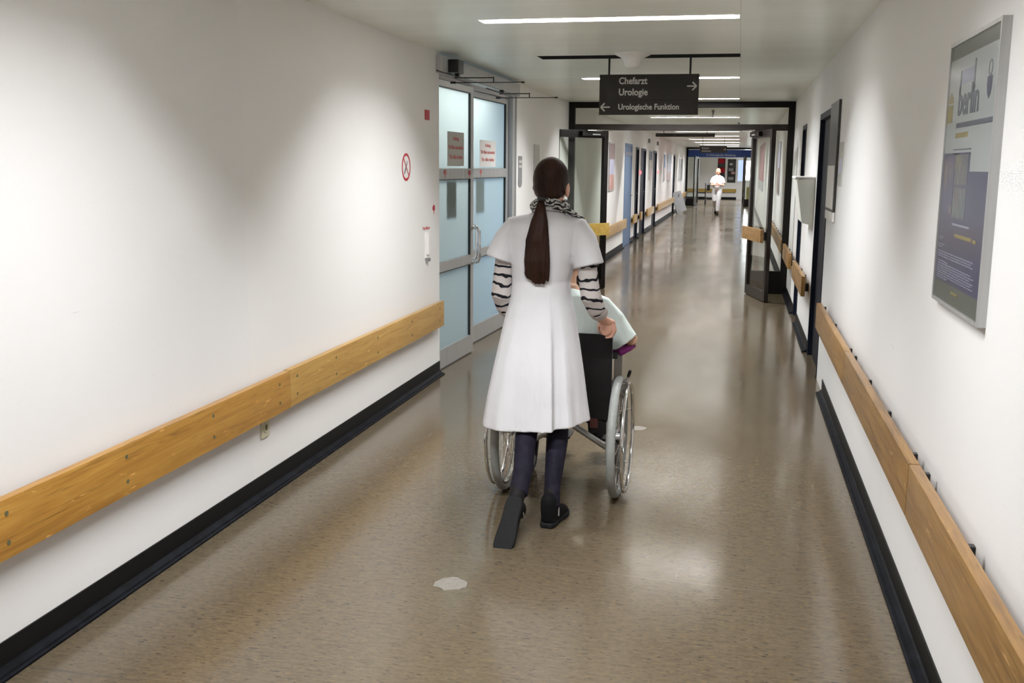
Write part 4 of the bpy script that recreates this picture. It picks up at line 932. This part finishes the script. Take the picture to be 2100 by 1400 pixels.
# hair: cap, strands drawn to the nape, tail
def hair(bm):
    b = bmesh.new(); ball(b, (0, -.018, .012), (.083, .091, .104), 28); ball(b, (0, -.045, -.020), (.072, .066, .074), 24); ball(b, (0, -.072, -.045), (.050, .040, .048)); ball(b, (.0, -.088, -.068), (.028, .026, .026))
    for q in (-1, 1): tube(b, [(q * .052, .030, .055), (q * .066, -.006, .020), (q * .060, -.045, -.025), (q * .02, -.088, -.066)], [.012, .016, .020, .016], n=10)
    b.transform(HT); me = bpy.data.meshes.new('t'); b.to_mesh(me); b.free(); bm.from_mesh(me); bpy.data.meshes.remove(me)
hr = union('hair', [hair], 'hair', nurse, .0045, 5)
def tail(bm):
    P = [(-.864, 4.612, 1.488), (-.867, 4.590, 1.462), (-.866, 4.568, 1.42), (-.868, 4.553, 1.36), (-.874, 4.546, 1.30), (-.870, 4.545, 1.23), (-.873, 4.548, 1.17), (-.874, 4.552, 1.145)]
    tube(bm, P, [(.013, .013), (.020, .017), (.031, .020), (.043, .022), (.050, .022), (.053, .020), (.055, .016), (.050, .008)], side=(1, 0, 0), n=24, fn=lambda i, a, p: 1 + .06 * math.sin(7 * a + p.z * 24) + .05 * math.sin(p.z * 30) + .03 * math.sin(15 * a - p.z * 20))
    for k in range(34):
        u = -1 + 2 * k / 33 + R.uniform(-.03, .03); x1 = -.873 + u * .050; b = .010 * (1 - u * u); o = R.uniform(-.004, .005)
        dz = R.uniform(-.005, .005) + .022 * u * u - .008 * u
        tube(bm, [(-.866 + u * .012, 4.588, 1.455), (-.867 + u * .032, 4.560 - b * .8, 1.39 ), (-.872 + u * .046, 4.546 - b + o, 1.30), (x1 + .004 * math.sin(k), 4.538 - b + o, 1.21), (x1 + R.uniform(-.008, .008) - .004, 4.543 - b * .7 + o, 1.155), (x1 + .006 * (1 - abs(u)) + R.uniform(-.007, .007), 4.547 - b * .3, 1.112 + dz)], [.006, .0072, .0078, .0076, .0070, .0042], n=7)
tl = union('ponytail', [tail], 'hair', nurse, .0032, 2)
obj('hair_tie', torus(bmesh.new(), (-.864, 4.606, 1.487), .0165, .008, 'z', 24, 8, 1.3), 'black', tl, smooth=True)
# coat: hollow flared body + short sleeves
CP = [(1.435, -.845, 4.672, .062, .062), (1.415, -.846, 4.672, .090, .074), (1.396, -.848, 4.670, .140, .090), (1.372, -.852, 4.668, .178, .104), (1.33, -.856, 4.668, .186, .116), (1.25, -.860, 4.670, .176, .122), (1.18, -.872, 4.672, .152, .120), (1.11, -.878, 4.675, .138, .112), (1.03, -.880, 4.678, .146, .118), (.94, -.880, 4.682, .166, .132), (.82, -.884, 4.682, .190, .148), (.68, -.890, 4.680, .216, .162), (.55, -.896, 4.678, .238, .172), (.436, -.900, 4.672, .256, .180)]
def coat(bm):
    n = 72; rings = []
    def ring(z, x, y, a, b, d=0):
        r = []; fl = max(0, min(1, (1.05 - z) / .6))
        for k in range(n):
            t = 2 * PI * k / n; back = math.exp(-((t - 1.5 * PI - .42) / .10) ** 2)
            f = 1 + fl * (.030 * math.sin(5 * t + .6) + .020 * math.sin(9 * t + 1.7) + .012 * math.sin(14 * t))
            dd = 0
            if 1.5 * PI + .16 < t < 1.5 * PI + .46: dd = .026 * fl * (t - 1.5 * PI - .16) / .30
            if 1.5 * PI + .46 <= t < 1.5 * PI + .72: dd = -.014 * fl
            zz = z + (.018 * math.cos(t) * fl * (1 if z < .5 else 0)) - (.012 * fl * math.sin(t) * -1 if z < .5 else 0)
            r.append(bm.verts.new((x + (a * f + dd - d) * math.cos(t), y + (b * f + dd - d) * math.sin(t), zz)))
        return r
    for z, x, y, a, b in CP: rings.append(ring(z, x, y, a, b))
    for z, x, y, a, b in CP[::-1][:4]: rings.append(ring(z + (.002 if z < .5 else 0), x, y, a, b, .020))
    for i in range(len(rings) - 1):
        for k in range(n): bm.faces.new((rings[i][k], rings[i + 1][k], rings[i + 1][(k + 1) % n], rings[i][(k + 1) % n]))
    bm.faces.new(rings[0]); bm.faces.new(rings[-1][::-1])
def sleeve(s):
    def f(bm):
        if s > 0: P = [(-.775, 4.668, 1.372), (-.712, 4.662, 1.352), (-.682, 4.655, 1.30), (-.662, 4.645, 1.24), (-.648, 4.640, 1.187)]
        else: P = [(-.930, 4.668, 1.372), (-1.000, 4.662, 1.352), (-1.032, 4.655, 1.30), (-1.050, 4.645, 1.25), (-1.064, 4.640, 1.205)]
        tube(bm, P, [(.045, .05), (.058, .064), (.063, .072), (.066, .074), (.070, .076)], side=(1, 0, 0), n=26, rnd=False, fn=lambda i, a, p: 1 + .03 * math.sin(3 * a + p.z * 30))
    return f
ct = union('coat', [coat, sleeve(1), sleeve(-1)], 'coat', nurse, .0050, 5)
# collar band
bm = bmesh.new()
for k in (0,):
    tube(bm, [(-.845 + .066 * math.cos(t), 4.672 + .064 * math.sin(t), 1.432 + .012 * math.cos(t - PI / 2) * -1) for t in [i * 2 * PI / 32 for i in range(33)]], [(.010, .012)], side=(0, 0, 1), n=8)
obj('collar', bm, 'coat', ct, smooth=True)
for s in (1, -1):
    x = (-.668, -.650, -.636, -.618, -.608) if s > 0 else (-1.040, -1.052, -1.056, -1.050, -1.044)
    def sl(bm, x=x): tube(bm, [(x[0], 4.65, 1.24), (x[1], 4.640, 1.12), (x[2], 4.632, 1.045), (x[3], 4.672, .992), (x[4], 4.705, .968)], [.047, .046, .047, .044, .040], n=20, rnd=False, fn=lambda i, a, p: 1 + .03 * math.sin(4 * a + p.z * 50))
    js = union('jersey_sleeve', [sl], 'stripe', nurse, .005, 3)
    P = [(x[3] + (x[4] - x[3]) * .35, 4.684, .984), (x[4], 4.705, .968), (x[4] + s * .001, 4.713, .962)]
    obj('cuff', tube(bmesh.new(), P, [.0445, .0430, .0415], n=22, rnd=False), 'cuffc', js, smooth=True)
# scarf round the neck, end over the right shoulder
bm = bmesh.new(); P = []
for i in range(40):
    t = -PI / 2 + i * 2 * PI / 39; P.append((-.842 + .074 * math.cos(t), 4.680 + .074 * math.sin(t), 1.452 + .008 * math.sin(3 * t) - .010 * math.sin(t)))
tube(bm, P, [(.026, .017)], side=(0, 0, 1), n=12, fn=lambda i, a, p: 1 + .12 * math.sin(i * 1.3 + a * 2))
P = [(-.800, 4.635, 1.456), (-.772, 4.640, 1.446), (-.735, 4.655, 1.425), (-.705, 4.69, 1.400), (-.69, 4.74, 1.36), (-.70, 4.785, 1.26)]
tube(bm, P, [(.012, .020), (.013, .022), (.012, .024), (.010, .026), (.009, .03), (.006, .03)], side=(0, 0, 1), n=12)
obj('scarf', bm, 'scarf', nurse, smooth=True)
# trousers and shoes
def trs(bm):
    tube(bm, [(-.815, 4.68, .92), (-.790, 4.69, .70), (-.788, 4.70, .48), (-.783, 4.635, .36), (-.780, 4.515, .17), (-.778, 4.475, .085)], [.074, .068, .050, .052, .038, .042], n=20, rnd=False, fn=lambda i, a, p: 1 + .03 * math.sin(3 * a + p.z * 60))
    tube(bm, [(-.935, 4.68, .92), (-.918, 4.69, .70), (-.922, 4.70, .50), (-.916, 4.56, .385), (-.900, 4.41, .262), (-.902, 4.325, .185)], [.074, .070, .050, .051, .044, .042], n=20, rnd=False, fn=lambda i, a, p: 1 + .02 * math.sin(3 * a + p.z * 50))
    tube(bm, [(-.876, 4.68, .94), (-.872, 4.68, .84)], [(.118, .085), (.118, .080)], n=20)
union('trousers', [trs], 'pants', nurse, .005, 4)
for P in ([(-.900, 4.40, .262), (-.905, 4.31, .18), (-.912, 4.27, .13)], [(-.780, 4.50, .15), (-.779, 4.48, .08)]):
    obj('sock', tube(bmesh.new(), P, [.036], n=16), 'nylon', nurse, smooth=True)
shoe(Matrix.Translation((-.790, 4.425, .0)) @ Matrix.Rotation(-.12, 4, 'Z'), nurse)
hv = Vector((-.897, 4.245, .198)); tv = (Vector((-.940, 4.120, -.020)) - hv).normalized(); upv = Vector((.0, .87, -.49)); upv = (upv - tv * upv.dot(tv)).normalized(); xv = tv.cross(upv)
shoe(Matrix(((xv.x, tv.x, upv.x, hv.x), (xv.y, tv.y, upv.y, hv.y), (xv.z, tv.z, upv.z, hv.z), (0, 0, 0, 1))), nurse)

# ---- patient in the wheelchair
PH = (-.852, 5.165, 1.150)
hp, PT = head_parts(PH, .0, .98, -.25)
def pat(bm):
    tube(bm, [(-.835, 5.15, 1.09), (-.835, 5.11, 1.00)], [.052, .058], n=14)
    tube(bm, [(-.835, 5.11, 1.01), (-.835, 5.10, .93), (-.835, 5.08, .82), (-.835, 5.07, .68), (-.835, 5.11, .58)], [(.08, .06), (.165, .085), (.165, .095), (.155, .10), (.17, .11)], n=20)
    for s in (-.7, 1):
        x = -.835
        tube(bm, [(x + s * .175, 5.10, .945), (x + s * .265, 5.11, .86), (x + s * .345, 5.105, .775), (x + s * .325, 5.20, .752), (x + s * .285, 5.34, .762)], [.042, .040, .034, .036, .024], n=14)
        tube(bm, [(x + s * .285, 5.33, .762), (x + s * .275, 5.385, .757)], [(.034, .016), (.038, .013)], side=(1, 0, 0), n=12)
        for i in range(4): tube(bm, [(x + s * .275 + (i - 1.5) * .019, 5.385, .757), (x + s * .272 + (i - 1.5) * .020, 5.42, .752), (x + s * .268 + (i - 1.5) * .019, 5.438 + .004 * (1 - abs(i - 1.5)), .732)], [.0095, .0085, .007], n=8)
        tube(bm, [(x + s * .250, 5.35, .755), (x + s * .228, 5.39, .745), (x + s * .225, 5.41, .73)], [.011, .010, .008], n=8)
        tube(bm, [(x + s * .09, 5.10, .60), (x + s * .11, 5.30, .60), (x + s * .12, 5.52, .575), (x + s * .115, 5.56, .36), (x + s * .11, 5.57, .19)], [.085, .075, .055, .050, .034], n=14)
pt = union('person', [hp, pat], 'skin2', None, .005, 4)
tag(pt, 'seated person in a pale mint shirt in the wheelchair, elbow out, mostly hidden', 'person')
eyes(PT, pt)
def phair(bm):
    b = bmesh.new(); ball(b, (0, -.022, .018), (.078, .086, .090), 24); ball(b, (0, -.048, -.022), (.066, .052, .06)); b.transform(PT); me = bpy.data.meshes.new('t'); b.to_mesh(me); b.free(); bm.from_mesh(me); bpy.data.meshes.remove(me)
union('hair', [phair], 'hairg', pt, .005, 4)
def shirt(bm):
    tube(bm, [(-.835, 5.105, 1.018), (-.835, 5.095, .985), (-.835, 5.09, .94), (-.835, 5.085, .83), (-.835, 5.08, .68), (-.835, 5.10, .54)], [(.075, .065), (.14, .088), (.190, .102), (.188, .112), (.180, .118), (.205, .13)], n=28, rnd=False)
    for s in (-.7, 1):
        x = -.835
        tube(bm, [(x + s * .12, 5.098, .965), (x + s * .190, 5.095, .935), (x + s * .245, 5.09, .87), (x + s * .295, 5.085, .795), (x + s * .318, 5.085, .765)], [(.045, .055), (.052, .062), (.060, .070), (.068, .066), (.070, .064)], side=(0, 1, 0), n=22, rnd=False, fn=lambda i, a, p: 1 + .05 * math.sin(4 * a + p.z * 20))
        tube(bm, [(x + s * .205, 5.065, .90), (x + s * .245, 5.055, .82), (x + s * .262, 5.05, .745)], [(.030, .022), (.040, .02), (.034, .014)], side=(1, 0, 0), n=14)
union('shirt', [shirt], 'mint', pt, .005, 4)
def ptr(bm):
    for s in (-1, 1):
        x = -.835; tube(bm, [(x + s * .085, 5.09, .60), (x + s * .11, 5.30, .605), (x + s * .12, 5.53, .58), (x + s * .115, 5.57, .36), (x + s * .11, 5.57, .22)], [.095, .088, .068, .062, .055], n=16, rnd=False)
    tube(bm, [(-.96, 5.10, .60), (-.74, 5.10, .60)], [.09], side=(0, 1, 0), n=16)
union('trousers', [ptr], 'nylon', pt, .006, 4)
for s in (-1, 1): shoe(Matrix.Translation((-.835 + s * .11, 5.51, .143)), pt)
def cush(bm):
    tube(bm, [(-.575, 5.075, .727), (-.545, 5.06, .732), (-.512, 5.075, .738), (-.498, 5.13, .742), (-.51, 5.20, .738)], [(.030, .014), (.036, .014), (.034, .014), (.030, .013), (.026, .012)], side=(1, 0, 0), n=12)
tag(union('folded_cloth', [cush], 'magenta', None, .004, 4), 'magenta folded cloth on the right armrest under the elbow', 'cloth')

# ---- person walking far away
FPX, FPY = -.72, 37.0
hp, GT = head_parts((FPX + .01, FPY - .03, 1.50), PI + .2, 1.0, .15)
def fb(bm):
    x, y = FPX, FPY
    tube(bm, [(x, y, 1.44), (x, y, 1.34)], [.052, .056], n=12)
    tube(bm, [(x, y, 1.35), (x, y, 1.28), (x, y, 1.15), (x, y, 1.0), (x, y, .85)], [(.08, .06), (.16, .085), (.145, .09), (.13, .085), (.15, .09)], n=18)
    for s in (-1, 1):
        tube(bm, [(x + s * .155, y, 1.27), (x + s * .20, y + .02, 1.12), (x + s * .19, y - .03, 1.01), (x + s * .09, y - .14, 1.03), (x + s * .01, y - .17, 1.05 + s * .02)], [.043, .040, .036, .030, .022], n=12)
        hx = x + s * .0; hz = 1.05 + s * .02
        for i in range(4): tube(bm, [(hx, y - .175, hz + (i - 1.5) * .018), (hx - s * .035, y - .175, hz + (i - 1.5) * .019), (hx - s * .062, y - .16, hz + (i - 1.5) * .018)], [.010, .009, .008], n=8)
        tube(bm, [(hx + s * .02, y - .17, hz + .03), (hx - s * .005, y - .18, hz + .05)], [.011, .009], n=8)
    tube(bm, [(x + .08, y, .90), (x + .07, y - .05, .70), (x + .05, y - .10, .47), (x + .035, y - .14, .10)], [.08, .07, .05, .035], n=12)
    tube(bm, [(x - .08, y, .90), (x - .10, y + .02, .70), (x - .09, y - .02, .50), (x - .03, y + .26, .20)], [.08, .07, .05, .035], n=12)
fp = union('person', [hp, fb], 'skin', None, .007, 3)
tag(fp, 'distant person in white walking towards the viewer with folded arms', 'person'); eyes(GT, fp)
def fh(bm):
    b = bmesh.new(); ball(b, (0, -.022, .020), (.082, .088, .092)); ball(b, (0, -.055, -.03), (.075, .05, .07)); b.transform(GT); me = bpy.data.meshes.new('t'); b.to_mesh(me); b.free(); bm.from_mesh(me); bpy.data.meshes.remove(me)
union('hair', [fh], 'hairr', fp, .006, 3)
def ft(bm):
    x, y = FPX, FPY
    tube(bm, [(x, y, 1.365), (x, y, 1.33), (x, y, 1.28), (x, y, 1.12), (x, y, .96), (x, y, .86)], [(.08, .07), (.13, .09), (.165, .105), (.155, .115), (.148, .11), (.165, .115)], n=22, rnd=False)
    for s in (-1, 1): tube(bm, [(x + s * .12, y, 1.30), (x + s * .18, y + .01, 1.22), (x + s * .210, y + .02, 1.10)], [.055, .058, .058], n=14, rnd=False)
union('tunic', [ft], 'white cloth', fp, .007, 3)
def fq(bm):
    x, y = FPX, FPY
    tube(bm, [(x + .07, y, .90), (x + .07, y - .05, .70), (x + .05, y - .10, .47), (x + .035, y - .14, .12)], [.105, .095, .078, .070], n=14, rnd=False)
    tube(bm, [(x - .07, y, .90), (x - .10, y + .02, .70), (x - .09, y - .02, .50), (x - .03, y + .25, .22)], [.105, .095, .078, .066], n=14, rnd=False)
union('trousers', [fq], 'beige cloth', fp, .007, 3)
shoe(Matrix.Translation((FPX + .035, FPY - .08, 0)) @ Matrix.Rotation(PI, 4, 'Z'), fp)
shoe(Matrix.Translation((FPX - .03, FPY + .33, .20)) @ Matrix.Rotation(PI, 4, 'Z') @ Matrix.Rotation(-.9, 4, 'X'), fp)
